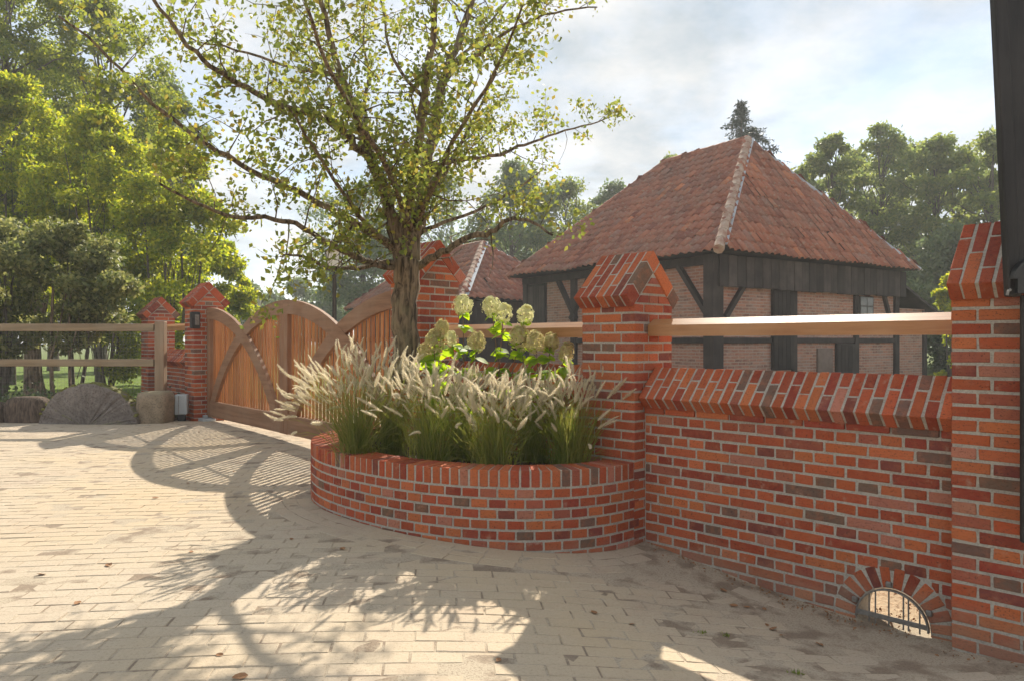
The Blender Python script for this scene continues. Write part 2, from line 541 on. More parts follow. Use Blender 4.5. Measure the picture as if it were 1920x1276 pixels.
def mat_ground():
    t = NT('sandy_soil_and_grass')
    v = t.coord('Object')
    big = t.noise(v, 0.22, 5, 0.6)
    mid = t.noise(v, 3.0, 6, 0.6)
    fine = t.noise(v, 38, 5, 0.65)
    sand = t.mix(t.ramp(mid, [(0.35, 0.0), (0.65, 1.0)]), (0.50, 0.40, 0.27), (0.38, 0.29, 0.19))
    sand = t.mix(t.ramp(fine, [(0.55, 0.0), (0.68, 0.8)]), sand, (0.22, 0.12, 0.06))
    grass = t.mix(t.ramp(fine, [(0.3, 0.0), (0.7, 1.0)]), (0.07, 0.10, 0.02), (0.16, 0.20, 0.045))
    sep = t.node('ShaderNodeSeparateXYZ'); t.l.new(v, sep.inputs[0])
    far = t.math('MULTIPLY', t.math('SUBTRACT', sep.outputs['Y'], 12.5), 0.25)
    far = t.math('ADD', far, t.math('MULTIPLY', t.math('SUBTRACT', big, 0.5), 3.0))
    c = t.mix(t.ramp(far, [(0.2, 0.0), (0.8, 1.0)]), sand, grass)
    t.base(c); t.rough(1.0); t.bump(t.math('ADD', mid, fine), 0.7, 0.02)
    return t.m
M_GROUND = mat_ground()

def zg(x, y):
    return gz_np(x, y) - 0.05
# the ground: one sheet out to the horizon, finer near the drive
g1 = grid_mesh('ground', -14, 14, -6, 22, 112, 112, zg)
gv = [v.co[:] for v in g1.vertices]; gf = [list(p.vertices) for p in g1.polygons]
n0 = len(gv)
ring_in = [(-14, -6), (14, -6), (14, 22), (-14, 22)]
ring_out = [(-170, -40), (170, -40), (170, 240), (-170, 240)]
for (x, y) in ring_in: gv.append((x, y, gz(x, y) - 0.055))
for (x, y) in ring_out: gv.append((x, y, -0.06))
for k in range(4):
    gf.append([n0 + k, n0 + 4 + k, n0 + 4 + (k + 1) % 4, n0 + (k + 1) % 4])
bpy.data.meshes.remove(g1)
ground = obj('ground', py_mesh('ground', gv, gf, True), M_GROUND)
tag(ground, kind='structure')

# planter outline in wall coordinates: t runs back along the wall from the middle pillar, n out over the drive
PC, PA1, PA2, PB, PE = 1.55, 1.55, 1.35, 1.12, 2.2
def planter_pt(a):
    ca, sa = math.cos(a), math.sin(a)
    A = PA2 if ca < 0 else PA1
    t_ = PC - math.copysign(abs(ca) ** (2 / PE), ca) * A
    n_ = abs(sa) ** (2 / PE) * PB
    return (t_, n_)
_raw = [planter_pt(math.pi * i / 900) for i in range(901)]
def tn(t_, n_, z=0): return FW @ Vector((-t_, -n_, z))
OUT = [Vector(tn(*p)).to_2d() for p in _raw]
_cum = [0.0]
for a, b in zip(OUT, OUT[1:]): _cum.append(_cum[-1] + (b - a).length)
PLEN = _cum[-1]
def out_at(s):
    s = max(0.0, min(PLEN - 1e-6, s))
    lo = int(np.searchsorted(_cum, s, side='right')) - 1
    f = (s - _cum[lo]) / max(1e-9, _cum[lo + 1] - _cum[lo])
    p = OUT[lo].lerp(OUT[lo + 1], f)
    a, b = OUT[max(0, lo - 3)], OUT[min(len(OUT) - 1, lo + 4)]
    t_ = (b - a).normalized()
    return p, t_, Vector((-t_.y, t_.x)) if False else Vector((t_.y, -t_.x))
# outward normal must point away from the bed
_mid = sum(OUT, Vector((0, 0))) / len(OUT)
_p, _t, _n = out_at(PLEN / 2)
NS = 1.0 if (_p - _mid).dot(_n) > 0 else -1.0
OUTNP = np.array([[p.x, p.y] for p in OUT])
_bn = Vector((-C45, -C45))
def d_planter(x, y):
    """signed-ish distance outside the planter wall (negative inside)"""
    d2 = np.min((OUTNP[:, 0] - x) ** 2 + (OUTNP[:, 1] - y) ** 2)
    l = FWI @ Vector((x, y, 0)); t_, n_ = -l.x, -l.y
    A = PA2 if t_ > PC else PA1
    q = (abs((t_ - PC) / A)) ** PE + (max(n_, 0) / PB) ** PE
    inside = q < 1 and n_ > -0.05
    return -math.sqrt(d2) if inside else math.sqrt(d2)

# gate line
G0 = Vector((-4.43, 10.62, 0)); G1 = FW @ Vector((-2 * PIL - GAP, PIL / 2, 0))
GD = (G1 - G0); GLEN = GD.length; GD.normalize()
FG = frame(G0, GD, Vector((-GD.y, GD.x, 0)), (0, 0, 1))       # x towards the near pillar, y away from the drive
FGI = FG.inverted()

# ------------------------------------------------------------------ paving
def mat_paver(name, island):
    t = NT(name)
    if island:
        g = t.node('ShaderNodeNewGeometry'); rv = g.outputs['Random Per Island']
    else:
        oi = t.node('ShaderNodeObjectInfo'); rv = oi.outputs['Random']
    g2 = t.node('ShaderNodeNewGeometry')
    pos = g2.outputs['Position']
    col = t.ramp(rv, [(0.0, (0.36, 0.275, 0.205)), (0.35, (0.43, 0.335, 0.25)), (0.6, (0.32, 0.235, 0.18)), (0.8, (0.46, 0.37, 0.28)), (1.0, (0.38, 0.27, 0.20))])
    fine = t.noise(pos, 90, 5, 0.65)
    mid = t.noise(pos, 7, 6, 0.62)
    big = t.noise(pos, 0.9, 5, 0.6)
    sand = t.mix(t.ramp(fine, [(0.3, 0.0), (0.7, 1.0)]), (0.42, 0.35, 0.265), (0.51, 0.43, 0.33))
    cover = t.math('ADD', t.math('MULTIPLY', big, 1.1), t.math('MULTIPLY', mid, 0.7))
    c = t.mix(t.ramp(cover, [(0.62, 0.42), (0.92, 0.97)]), col, sand)
    c = t.mix(t.ramp(fine, [(0.30, 0.55), (0.42, 0.0)]), c, (0.20, 0.15, 0.11))
    c = t.mix(t.ramp(t.noise(pos, 0.45, 4, 0.55), [(0.42, 0.0), (0.66, 0.6)]), c, (0.50, 0.375, 0.225))
    t.base(c); t.rough(0.92)
    t.bump(t.math('ADD', mid, t.math('MULTIPLY', fine, 0.6)), 0.55, 0.006)
    return t.m
M_PAVER = mat_paver('sandy_clay_paver', False)
M_PAVERI = mat_paver('sandy_clay_paver_mass', True)

def mat_sand():
    t = NT('jointing_sand')
    g2 = t.node('ShaderNodeNewGeometry'); pos = g2.outputs['Position']
    fine = t.noise(pos, 120, 5, 0.65); mid = t.noise(pos, 5, 6, 0.6)
    c = t.mix(t.ramp(mid, [(0.40, 0.0), (0.52, 1.0)]), (0.27, 0.21, 0.155), (0.44, 0.37, 0.28))
    c = t.mix(t.ramp(fine, [(0.38, 0.5), (0.50, 0.0)]), c, (0.13, 0.09, 0.06))
    t.base(c); t.rough(1.0); t.bump(t.math('ADD', mid, fine), 0.6, 0.006)
    return t.m
M_SAND = mat_sand()

# sand bed that fills the joints, just below the tops of the pavers
pav_edge = []
def in_drive(x, y, m=0.0):
    l = FWI @ Vector((x, y, 0))
    if l.y > 0.11 - m and l.x > -2.7: return False                        # behind the wall
    g = FGI @ Vector((x, y, 0))
    if l.x <= -2.55 and g.y > 0.55 and g.x > -0.3: return False            # beyond the gate
    if y > 10.42: return False
    return True
bm = bmesh.new()
step = 0.08
cache = {}
def gvx(i, j):
    if (i, j) not in cache:
        x, y = -10 + i * step, 1.2 + j * step
        d = 0.0
        l = FWI @ Vector((x, y, 0))
        drift = 0.0045 * math.exp(-(max(0.0, 0.11 - l.y) / 0.30) ** 2) * (0.4 + 0.6 * math.sin(x * 3.1 + y * 2.3) ** 2) if l.x > -0.3 else 0.0
        drift += 0.0025 * math.exp(-((x - DRAIN.x) ** 2 + (y - DRAIN.y) ** 2) / 0.5)
        cache[(i, j)] = bm.verts.new((x, y, gz(x, y) - 0.0016 + drift + 0.0013 * math.sin(x * 2.1 + 2 * math.sin(y * 1.3)) * math.sin(y * 2.3 + x) + rnd.uniform(-.0014, .0014)))
    return cache[(i, j)]
for i in range(int(14 / step)):
    for j in range(int(9.6 / step)):
        x, y = -10 + (i + 0.5) * step, 1.2 + (j + 0.5) * step
        if in_drive(x, y, -0.12):
            bm.faces.new([gvx(i, j), gvx(i + 1, j), gvx(i + 1, j + 1), gvx(i, j + 1)])
me = bpy.data.meshes.new('paving'); bm.to_mesh(me); bm.free()
for p in me.polygons: p.use_smooth = True
paving = obj('paving', me, M_SAND)
tag(paving, kind='structure')

PW, PL_, PJ = 0.098, 0.198, 0.005
PAVERS = []                                                # (x, y, angle, length, width)
# three rows that follow the planter
for row in range(3):
    off = 0.055 + row * (PW + PJ)
    s = 0.02 + row * 0.06
    while s < PLEN - 0.15:
        p, t_, n_ = out_at(s + 0.1)
        q = p + n_ * NS * off
        k = 1 + off / 1.25
        PAVERS.append((q.x, q.y, math.atan2(t_.y, t_.x), PL_, PW))
        s += (PL_ + PJ) / k
# two rows along the foot of the wall
for row in range(2):
    x = 0.30 + row * 0.10
    while x < 2.6:
        p = FW @ Vector((x, 0.11 - 0.055 - row * (PW + PJ) if x < GAP - 0.05 else -0.06 - row * (PW + PJ), 0))
        if d_planter(p.x, p.y) > 0.36: PAVERS.append((p.x, p.y, -math.pi / 4, PL_, PW))
        x += PL_ + PJ
BAND = len(PAVERS)
# herringbone field, turned a little off the camera axis
HA = R(6)
hu, hv = Vector((math.cos(HA), math.sin(HA))), Vector((-math.sin(HA), math.cos(HA)))
M1 = PW + PJ
def field_ok(x, y):
    if not in_drive(x, y, 0.02): return False
    l = FWI @ Vector((x, y, 0))
    if -0.05 < l.x < 2.7 and l.y > -0.16 and l.x < GAP - 0.02: return False
    if l.x >= GAP - 0.02 and l.y > -0.27: return False
    if d_planter(x, y) < 0.36: return False
    return -9.2 < x < 3.4 and 1.7 < y < 10.4
for j in range(-8, 100):                                   # rows across the drive, joints broken by about half a brick
    ph = (0.5 if j % 2 else 0.0) + rnd.uniform(-.07, .07)
    for i in range(-52, 26):
        p = hu * ((i + ph) * (PL_ + PJ)) + hv * (j * M1) + Vector((0, 2.0))
        if field_ok(p.x, p.y):
            PAVERS.append((p.x, p.y, HA + rnd.gauss(0, .006), PL_ - rnd.uniform(0, .004), PW - rnd.choice((0, 0, .001, .003))))
def tilt(x, y):
    e = 0.05
    nx = -(gz(x + e, y) - gz(x - e, y)) / (2 * e); ny = -(gz(x, y + e) - gz(x, y - e)) / (2 * e)
    return Vector((nx, ny, 1)).normalized()
def paver_M(p):
    x, y, a, l, w = p
    z = tilt(x, y); z = (z + Vector((rnd.uniform(-.006, .006), rnd.uniform(-.006, .006), 0))).normalized()
    X = Vector((math.cos(a), math.sin(a), 0)); X = (X - z * X.dot(z)).normalized()
    return frame((x, y, gz(x, y) - 0.030 + rnd.gauss(0, 0.0011)), X, z.cross(X), z)
def vis(p):
    x, y = p[0], p[1]
    px, py = 960 + FPX * x / y, 638 + FPX * (CAM_H - gz(x, y)) / y
    return -40 < px < 1960 and py < 1300
order = sorted(range(len(PAVERS)), key=lambda i: (not vis(PAVERS[i]), PAVERS[i][1] + 0.15 * abs(PAVERS[i][0])))
mb = MB()
for rank, i in enumerate(order):
    M = paver_M(PAVERS[i])
    if rank < 300:
        obj('paver', box_mesh(round(PAVERS[i][3], 3), round(PAVERS[i][4], 3), 0.06, M_PAVER, 0.003, 0.0014, 4), None, paving, M)
    else:
        v, f = box_vf(PAVERS[i][3], PAVERS[i][4], 0.06, 0.003, 0.0014)
        mb.add(v, f, M)
o = mb.build('pavers_further_off', M_PAVERI, paving)
tag(o, kind='stuff')

# ------------------------------------------------------------------ brickwork
CP = 0.0625                                   # course height
def brick(parent, F, a, b, name='brick', light=1.0, cold=0.0, bev=0.0032):
    """a, b: opposite corners in the frame F"""
    s = [round(abs(b[i] - a[i]), 3) for i in range(3)]
    c = [(a[i] + b[i]) / 2 for i in range(3)]
    j = rnd.uniform(-0.0012, 0.0012)
    M = F @ T(c[0] + j, c[1] + rnd.uniform(-0.0012, 0.0012), c[2]) @ Matrix.Rotation(rnd.uniform(-0.003, 0.003), 4, 'X')
    return obj(name, box_mesh(s[0], s[1], s[2], M_BRICK, bev, 0.0019, 9), None, parent, M, brick_col(light=light, cold=cold))

def cap_slopes(parent, F, x0, x1, yc, zin, Lout, thick=0.1):
    """two slopes of bricks on edge at 45 degrees; zin = height of the inner apex"""
    apex = zin + thick * math.sqrt(2)
    n = max(1, round((x1 - x0 + 0.012) / CP))
    pitch = (x1 - x0 + 0.012) / n
    for back in (0, 1):
        L = Lout - (thick if back else 0)
        if not back: S = frame((0, yc, apex), (1, 0, 0), (0, C45, C45), (0, -C45, C45)) @ T(0, -Lout, 0)
        else: S = frame((x0 + x1, yc, apex), (-1, 0, 0), (0, -C45, C45), (0, C45, C45)) @ T(0, -Lout, 0)
        S = F @ S
        mbx = MB().span((x0 + 0.003, 0.004, -thick + 0.003), (x1 - 0.003, L - (0.004 if not back else -0.002), -0.003), None, 0.001)
        mbx.build('mortar_bed', M_MORTAR, parent, S)
        for k in range(n):
            xa = x0 + k * pitch; xb = xa + pitch - 0.012
            if Lout > 0.4: cuts = [(0, .1), (.11, .32), (.33, .43)] if k % 2 == 0 else [(0, .21), (.22, .43)]
            else: cuts = [(0, .1), (.11, .272)] if k % 2 == 0 else [(0, .162), (.172, .272)]
            for (s0, s1) in cuts:
                if s0 >= L - 0.02: continue
                s1 = min(s1, L)
                if s1 - s0 < 0.03: continue
                brick(parent, S, (xa, s0, -thick), (xb, s1, 0), 'cap_brick')
    return apex

def pillar(F, zbot, zt, label, group='brick gate and wall pillars', cat='pillar'):
    th = thing('brick_pillar', label, cat, F @ T(PIL / 2, PIL / 2, zbot), group)
    MB().span((0.0036, 0.0036, zbot), (PIL - 0.0036, PIL - 0.0036, zt - 0.002), None, 0.001).build('mortar_core', M_MORTAR, th, F)
    A = [((0, 0), (.155, .1)), ((.165, 0), (.265, .1)), ((.275, 0), (.43, .1)),
         ((0, .33), (.155, .43)), ((.165, .33), (.265, .43)), ((.275, .33), (.43, .43)),
         ((0, .11), (.1, .32)), ((.33, .11), (.43, .32))]
    i = 0; z = zt
    while z > zbot:
        z0 = max(z - CP + 0.0135, zbot)
        for (p, q) in A:
            if i % 2: p, q = (p[1], p[0]), (q[1], q[0])
            brick(th, F, (p[0], p[1], z0), (q[0], q[1], z))
        i += 1; z -= CP
    # saddle cap with brick gables
    zin = zt + PIL / 2
    cap_slopes(th, F, 0.0, PIL, PIL / 2, zin, 0.43)
    for side in (0, 1):
        xa, xb = (0.006, 0.03) if side == 0 else (PIL - 0.03, PIL - 0.006)
        g = MB(); ys = PIL / 2
        tri = [(0.004, zt - 0.001), (PIL - 0.004, zt - 0.001), (ys, zin - 0.004)]
        v = [(xa, y, z) for y, z in tri] + [(xb, y, z) for y, z in tri]
        g.add(v, [[0, 1, 2], [5, 4, 3], [0, 3, 4, 1], [1, 4, 5, 2], [2, 5, 3, 0]])
        g.build('gable_mortar', M_MORTAR, th, F, fix=True)
        for ci, (z0, z1, cuts) in enumerate(((0.012, 0.058, (-1, -.3, .25, 1)), (0.0745, 0.1205, (-1, 1)), (0.137, 0.176, (-1, 1)))):
            hb, ht = ys - z0 - 0.014, max(ys - z1 - 0.014, 0.004)
            xo = (-0.001, 0.02) if side == 0 else (PIL - 0.02, PIL + 0.001)
            for a, b in zip(cuts, cuts[1:]):
                ja = 0.006 if a != -1 else 0; jb = 0.006 if b != 1 else 0
                q = [(ys + (a * hb if a == -1 else a * hb + ja), zt + z0), (ys + (b * hb if b == 1 else b * hb - jb), zt + z0),
                     (ys + (b * ht if b == 1 else b * hb - jb), zt + z1), (ys + (a * ht if a == -1 else a * hb + ja), zt + z1)]
                v = [(xo[0], y, z) for y, z in q] + [(xo[1], y, z) for y, z in q]
                mm = MB().add(v, [[3, 2, 1, 0], [4, 5, 6, 7], [0, 1, 5, 4], [1, 2, 6, 5], [2, 3, 7, 6], [3, 0, 4, 7]])
                mm.build('brick', M_BRICK, th, F, color=brick_col(), fix=True)
    return th

def wall(F, x0, x1, zbot, ztop, label, arch=None, individual=True):
    """one-brick wall from x0 to x1, y .11 to .32, cross bond, with a saddle of bricks on edge"""
    th = thing('brick_wall', label, 'wall', F @ T((x0 + x1) / 2, 0.215, zbot), 'low brick walls between the pillars')
    yf, yb = 0.11, 0.32
    poly = [(x0, zbot), (x1, zbot), (x1, ztop), (x0, ztop)]
    if arch:
        ax, az, r = arch
        poly = [(x0, zbot), (ax - r, zbot)] + [(ax - r * math.cos(math.pi * k / 24), az + r * math.sin(math.pi * k / 24)) for k in range(25)] + [(ax + r, zbot), (x1, zbot), (x1, ztop), (x0, ztop)]
    g = MB().prism(poly, yf + 0.0036, yb - 0.0036)
    core = g.build('mortar_core', M_MORTAR, th, F, fix=True)
    rest = MB()
    z = ztop; i = 0
    while z > zbot + 0.01:
        z0 = max(z - CP + 0.0135, zbot)
        proud = 0.012 if i == 0 else 0.0
        if i % 2 == 0:
            pitch, ph = 0.22, (0.05 if (i // 2) % 2 else 0.16)
        else:
            pitch, ph = 0.11, 0.105
        xs = [x0 + 0.006]; x = x0 + ph
        while x < x1 - 0.03: xs.append(x); x += pitch
        xs.append(x1 + 0.004)
        for a, b in zip(xs, xs[1:]):
            b -= 0.0125
            if b - a < 0.02: continue
            segs = [(a, b)]
            if arch:
                ro = r + 0.110
                zl = max((z0 + z) / 2 - az, 0) if z > az else 0
                h = math.sqrt(max(ro * ro - zl * zl, 0)) if zl < ro else 0
                if z > az - 0.3 and h > 0:
                    la, lb = ax - h, ax + h
                    segs = []
                    if a < la - 0.012: segs.append((a, min(b, la)))
                    if b > lb + 0.012: segs.append((max(a, lb), b))
            for (p, q) in segs:
                yend = yb if pitch < 0.2 else yf + 0.1
                if individual:
                    brick(th, F, (p, yf - proud, z0), (q, yend, z))
                else:
                    rest.span((p, yf - proud, z0), (q, yend, z), None, 0.004)
                if pitch > 0.2: rest.span((p, yb - 0.1, z0), (q, yb, z), None, 0.004)
        i += 1; z -= CP
    if rest.v:
        o = rest.build('bricks_behind' if individual else 'bricks', M_BRICKI, th, F); tag(o, kind='stuff')
    cap_slopes(th, F, x0 + 0.008, x1 - 0.006, 0.215, ztop + 0.105, 0.272)
    return th

ZB = -0.42
pillar(FW @ T(-PIL, 0, 0), ZB, 1.43, 'brick pillar with saddle cap between hydrangeas and low wall, right of the planter')
pillar(FW @ T(GAP, 0, 0), ZB, 1.40, 'nearest brick pillar at right edge, half behind black tarred timber')
pillar(FW @ T(-2 * PIL - GAP, 0, 0), -0.12, 1.715, 'tall brick gate pillar right behind the planter tree trunk')
pillar(FG @ T(-PIL, -PIL / 2, 0), -0.12, 1.70, 'brick gate pillar at the far left end of the wooden gate, grey box at its foot')
FB = FG @ T(-2.385 - PIL, -PIL / 2, 0)
pillar(FB, -0.12, 1.59, 'small far brick pillar behind the timber fence, under the shrubs')

w1 = wall(FW, 0.0, GAP, ZB, 0.784, 'low brick wall with sloping brick cap and arched drain hole', arch=(1.479, -0.212, 0.173))
w2 = wall(FW, -PIL - GAP, -PIL, -0.15, 0.784, 'low brick wall behind the planter grasses, below the wooden rail')
w3 = wall(FB @ T(PIL, 0, 0), 0.0, 2.385 - PIL, -0.12, 0.82, 'low brick wall in the shade between the two far pillars', individual=False)

# arch ring and grille of the drain hole
ax, az, ar = 1.479, -0.212, 0.173
MB().prism([(ax - (ar + 0.114) * math.cos(math.pi * k / 20), az + (ar + 0.114) * math.sin(math.pi * k / 20)) for k in range(21)] +
           [(ax + ar * math.cos(math.pi * k / 20), az + ar * math.sin(math.pi * k / 20)) for k in range(21)], 0.111, 0.3, None).build('arch_mortar', M_MORTAR, w1, FW, fix=True)
for k in range(12):
    a = math.pi * (k + 0.5) / 12
    M = FW @ frame((ax - math.cos(a) * (ar + 0.054), 0.2135, az + math.sin(a) * (ar + 0.054)),
                   (-math.cos(a), 0, math.sin(a)), (0, 1, 0), Vector((-math.cos(a), 0, math.sin(a))).cross(Vector((0, 1, 0))))
    v, f = box_vf(0.104, 0.212, 0.046, 0.004, 0.001)
    v = [(p[0], p[1], p[2] * (1.0 + 1.9 * p[0])) for p in v]
    obj('arch_brick', py_mesh('arch_brick', v, f), M_BRICK, w1, M, brick_col())
for zz in (-0.2455, -0.31, -0.37):
    for (p, q) in ((ax - ar - 0.106, ax - ar - 0.003), (ax + ar + 0.003, ax + ar + 0.106)):
        brick(w1, FW, (p, 0.108, zz - 0.025), (q, 0.3, zz + 0.025))
gr = MB()
rr = ar - 0.006
for k in range(24):
    a0, a1 = math.pi * k / 24, math.pi * (k + 1) / 24
    gr.bar((ax - rr * math.cos(a0), 0.10, az + rr * math.sin(a0)), (ax - rr * math.cos(a1), 0.10, az + rr * math.sin(a1)), 0.008, 0.022, (0, 1, 0), 0.001)
gfr = gr.build('grille_frame', M_GALV, w1, FW)
MB().span((ax - rr, 0.094, az + 0.012), (ax + rr, 0.103, az + 0.036), None, 0.001).build('grille_bar', M_GALV, gfr, FW)
for dx in (-0.105, -0.075, -0.012, 0.055, 0.078, 0.128):
    h = math.sqrt(rr * rr - dx * dx)
    MB().tube([(ax + dx, 0.1, az - 0.015), (ax + dx, 0.1, az + h)], 0.0042, 6).build('grille_bar', M_GALV, gfr, FW)
for a in (0.42, 1.5, 2.62):
    x, z = ax - (ar + 0.02) * math.cos(a), az + (ar + 0.02) * math.sin(a)
    MB().box((x, 0.103, z), (0.028, 0.016, 0.028), None, 0.004).build('grille_bolt', M_GALV, gfr, FW)

# rails between the pillars: planed beam with a bevelled top edge
def rail(F, x0, x1, z, label):
    th = thing('wooden_rail', label, 'rail', F @ T((x0 + x1) / 2, 0.215, z), 'hardwood rails between the pillars')
    p = [(-0.07, 0.0), (0.07, 0.0), (0.07, 0.07), (0.006, 0.109), (-0.006, 0.109), (-0.07, 0.07)]
    L = x1 - x0
    v = [(-L / 2, y, zz) for y, zz in p] + [(L / 2, y, zz) for y, zz in p]
    n = len(p)
    f = [list(range(n)), list(range(n, 2 * n))[::-1]] + [[i, n + i, n + (i + 1) % n, (i + 1) % n] for i in range(n)]
    MB().add(v, f).build('beam', M_RAIL, th, F @ T((x0 + x1) / 2, 0.215, z), fix=True)
rail(FW, 0.0, GAP, 1.228, 'planed hardwood rail above the near low wall, in front of the barn')
rail(FW, -PIL - GAP, -PIL, 1.222, 'planed hardwood rail behind the hydrangea heads')
rail(FB, PIL, 2.385, 1.36, 'weathered wooden rail between the two far left pillars')

# ------------------------------------------------------------------ planter
PT = 0.43
pl = thing('curved_planter', 'round-fronted brick planter with upright coping bricks, full of grasses', 'planter', FW @ T(-PC, -0.4, 0))
NSEG = 160
co, ci = [], []
for k in range(NSEG + 1):
    p, t_, n_ = out_at(PLEN * k / NSEG)
    co.append(p - n_ * NS * 0.0045); ci.append(p - n_ * NS * 0.205)
v = []
for k in range(NSEG + 1):
    v += [(co[k].x, co[k].y, -0.3), (co[k].x, co[k].y, PT - 0.004), (ci[k].x, ci[k].y, PT - 0.004), (ci[k].x, ci[k].y, -0.3)]
f = []
for k in range(NSEG):
    a, b = 4 * k, 4 * k + 4
    for j in range(3): f.append([a + j, b + j, b + j + 1, a + j + 1])
f += [[0, 1, 2, 3], [4 * NSEG + j for j in range(4)][::-1]]
MB().add(v, f).build('mortar_core', M_MORTAR, pl, fix=True)
def on_curve(s, off, z):
    p, t_, n_ = out_at(s)
    n3 = Vector((n_.x * NS, n_.y * NS, 0)); z3 = Vector((0, 0, 1))
    x3 = z3.cross(n3) * -1                       # x along the curve, y inwards
    y3 = -n3
    x3 = y3.cross(z3)
    q = p - n_ * NS * off
    return frame((q.x, q.y, z), x3, y3, z3)
nc = int(round(PLEN / CP)); pit = PLEN / nc
for k in range(nc):
    M = on_curve((k + 0.5) * pit, 0.105, PT - 0.05)
    obj('coping_brick', box_mesh(round(pit - 0.0115, 3), 0.21, 0.1, M_BRICK, 0.004, 0.0012, 6), None, pl, M @ RZ(rnd.uniform(-.02, .02)), brick_col())
nh = int(round(PLEN / 0.113)); pit = PLEN / nh
for c in range(9):
    z1 = PT - 0.1125 - c * CP
    for k in range(nh + 1):
        s = (k + (0.5 if c % 2 else 0.0)) * pit
        if s > PLEN or s < 0: continue
        p, t_, n_ = out_at(s)
        if z1 < gz(p.x, p.y) - 0.02: continue
        obj('brick', box_mesh(0.099, 0.1, 0.049, M_BRICK, 0.0035, 0.0012, 6), None, pl, on_curve(s, 0.05, z1 - 0.0255), brick_col())
# soil
bm = bmesh.new()
loop = [bm.verts.new((p.x, p.y, 0.365)) for p in ci[::4]]
fc = bm.faces.new(loop)
bmesh.ops.triangulate(bm, faces=bm.faces[:])
for _ in range(3): bmesh.ops.subdivide_edges(bm, edges=bm.edges[:], cuts=1, use_grid_fill=True)
for vv in bm.verts:
    if len(vv.link_edges) > 3 and not vv.is_boundary: vv.co.z += rnd.uniform(-0.015, 0.02)
me = bpy.data.meshes.new('soil'); bm.to_mesh(me); bm.free()
o = obj('soil', me, M_SOIL, pl)
if me.polygons and me.polygons[0].normal.z < 0: me.flip_normals()

# ------------------------------------------------------------------ wooden gate, two leaves
LW = GLEN / 2 - 0.008
GZ0, GZT, GR = 0.10, 1.675, 3.02
def zarc(x, r): return GZT - (GR - math.sqrt(max(r * r - x * x, 0)))
def arch_member(F, th, mirror, W0=LW, wdt=0.165, y0=-0.045, y1=-0.002, zb=GZ0 + 0.2):
    n = 26
    cx, cz = 0.0, GZT - GR
    outer, inner = [], []
    amax = 0
    for k in range(n + 1):
        a = (k / n) * math.asin(min(0.999, (W0 - 0.06) / GR)) * 1.0
        for r, L in ((GR, outer), (GR - wdt, inner)):
            x, z = r * math.sin(a), cz + r * math.cos(a)
            L.append((x, max(z, zb)))
    pts = [p for p in outer] + [p for p in reversed(inner)]
    pts = [(W0 - x if mirror else x, z) for x, z in pts]
    v, f = [], []
    m = n + 1
    for k in range(m):
        for (x, z) in (outer[k], inner[k]):
            X = W0 - x if mirror else x
            v += [(X, y0, z), (X, y1, z)]
    for k in range(n):
        a, b = 4 * k, 4 * k + 4
        f += [[a, b, b + 1, a + 1], [a + 2, a + 3, b + 3, b + 2], [a, a + 2, b + 2, b], [a + 1, b + 1, b + 3, a + 3]]
    f += [[0, 1, 3, 2], [4 * n, 4 * n + 2, 4 * n + 3, 4 * n + 1]]
    return MB().add(v, f).build('arched_brace', M_FRAME, th, F, fix=True)

def gate_leaf(F, label):
    th = thing('gate_leaf', label, 'gate', F @ T(LW / 2, 0, GZ0), 'two leaves of the wooden gate')
    for x0, x1, z1 in ((0.0, 0.11, GZT - 0.03), (LW - 0.11, LW, GZT - 0.02)):
        MB().span((x0, -0.04, GZ0), (x1, 0.045, z1), None, 0.004).build('stile', M_FRAMEV, th, F)
    MB().span((0.11, -0.037, GZ0 + 0.004), (LW - 0.11, 0.042, GZ0 + 0.225), None, 0.004).build('bottom_rail', M_FRAME, th, F)
    arch_member(F, th, False)
    arch_member(F, th, True, y0=-0.041, y1=0.002)
    n = 28
    p = (LW - 0.22) / n
    for k in range(n):
        x = 0.11 + (k + 0.5) * p
        def top(xx): return max(zarc(xx, GR), zarc(LW - xx, GR)) - 0.09
        w = p * 0.245
        v = []
        za, zb = top(x - w), top(x + w)
        for yy in (0.006, 0.022):
            v += [(x - w, yy, GZ0 + 0.227), (x + w, yy, GZ0 + 0.227), (x + w, yy, zb), (x - w, yy, za)]
        v = [(a - x, b, c) for a, b, c in v]
        g = rnd.uniform(0.72, 1.15)
        MB().add(v, [[0, 1, 2, 3], [7, 6, 5, 4], [0, 4, 5, 1], [1, 5, 6, 2], [2, 6, 7, 3], [3, 7, 4, 0]]).build('slat', M_SLAT, th, F @ T(x, 0, 0), color=(g, g * rnd.uniform(0.92, 1.04), g * rnd.uniform(0.88, 1.05), 1))
    MB().span((0.11, 0.03, 1.2), (LW - 0.11, 0.05, 1.225), None, 0.003).build('tension_wire', M_GALV, th, F)
    return th
gl1 = gate_leaf(FG @ T(0.008, 0, 0), 'far left leaf of the arched wooden gate, beside the far pillar')
gl2 = gate_leaf(FG @ T(LW + 0.012, 0, 0), 'near right leaf of the arched wooden gate, half behind grass plumes')
MB().span((-0.02, -0.16, 0.03), (0.22, 0.02, 0.082), None, 0.01).span((0.0, -0.10, 0.082), (0.08, -0.045, 0.12), None, 0.006).build('floor_hinge', M_METAL, gl1, FG)

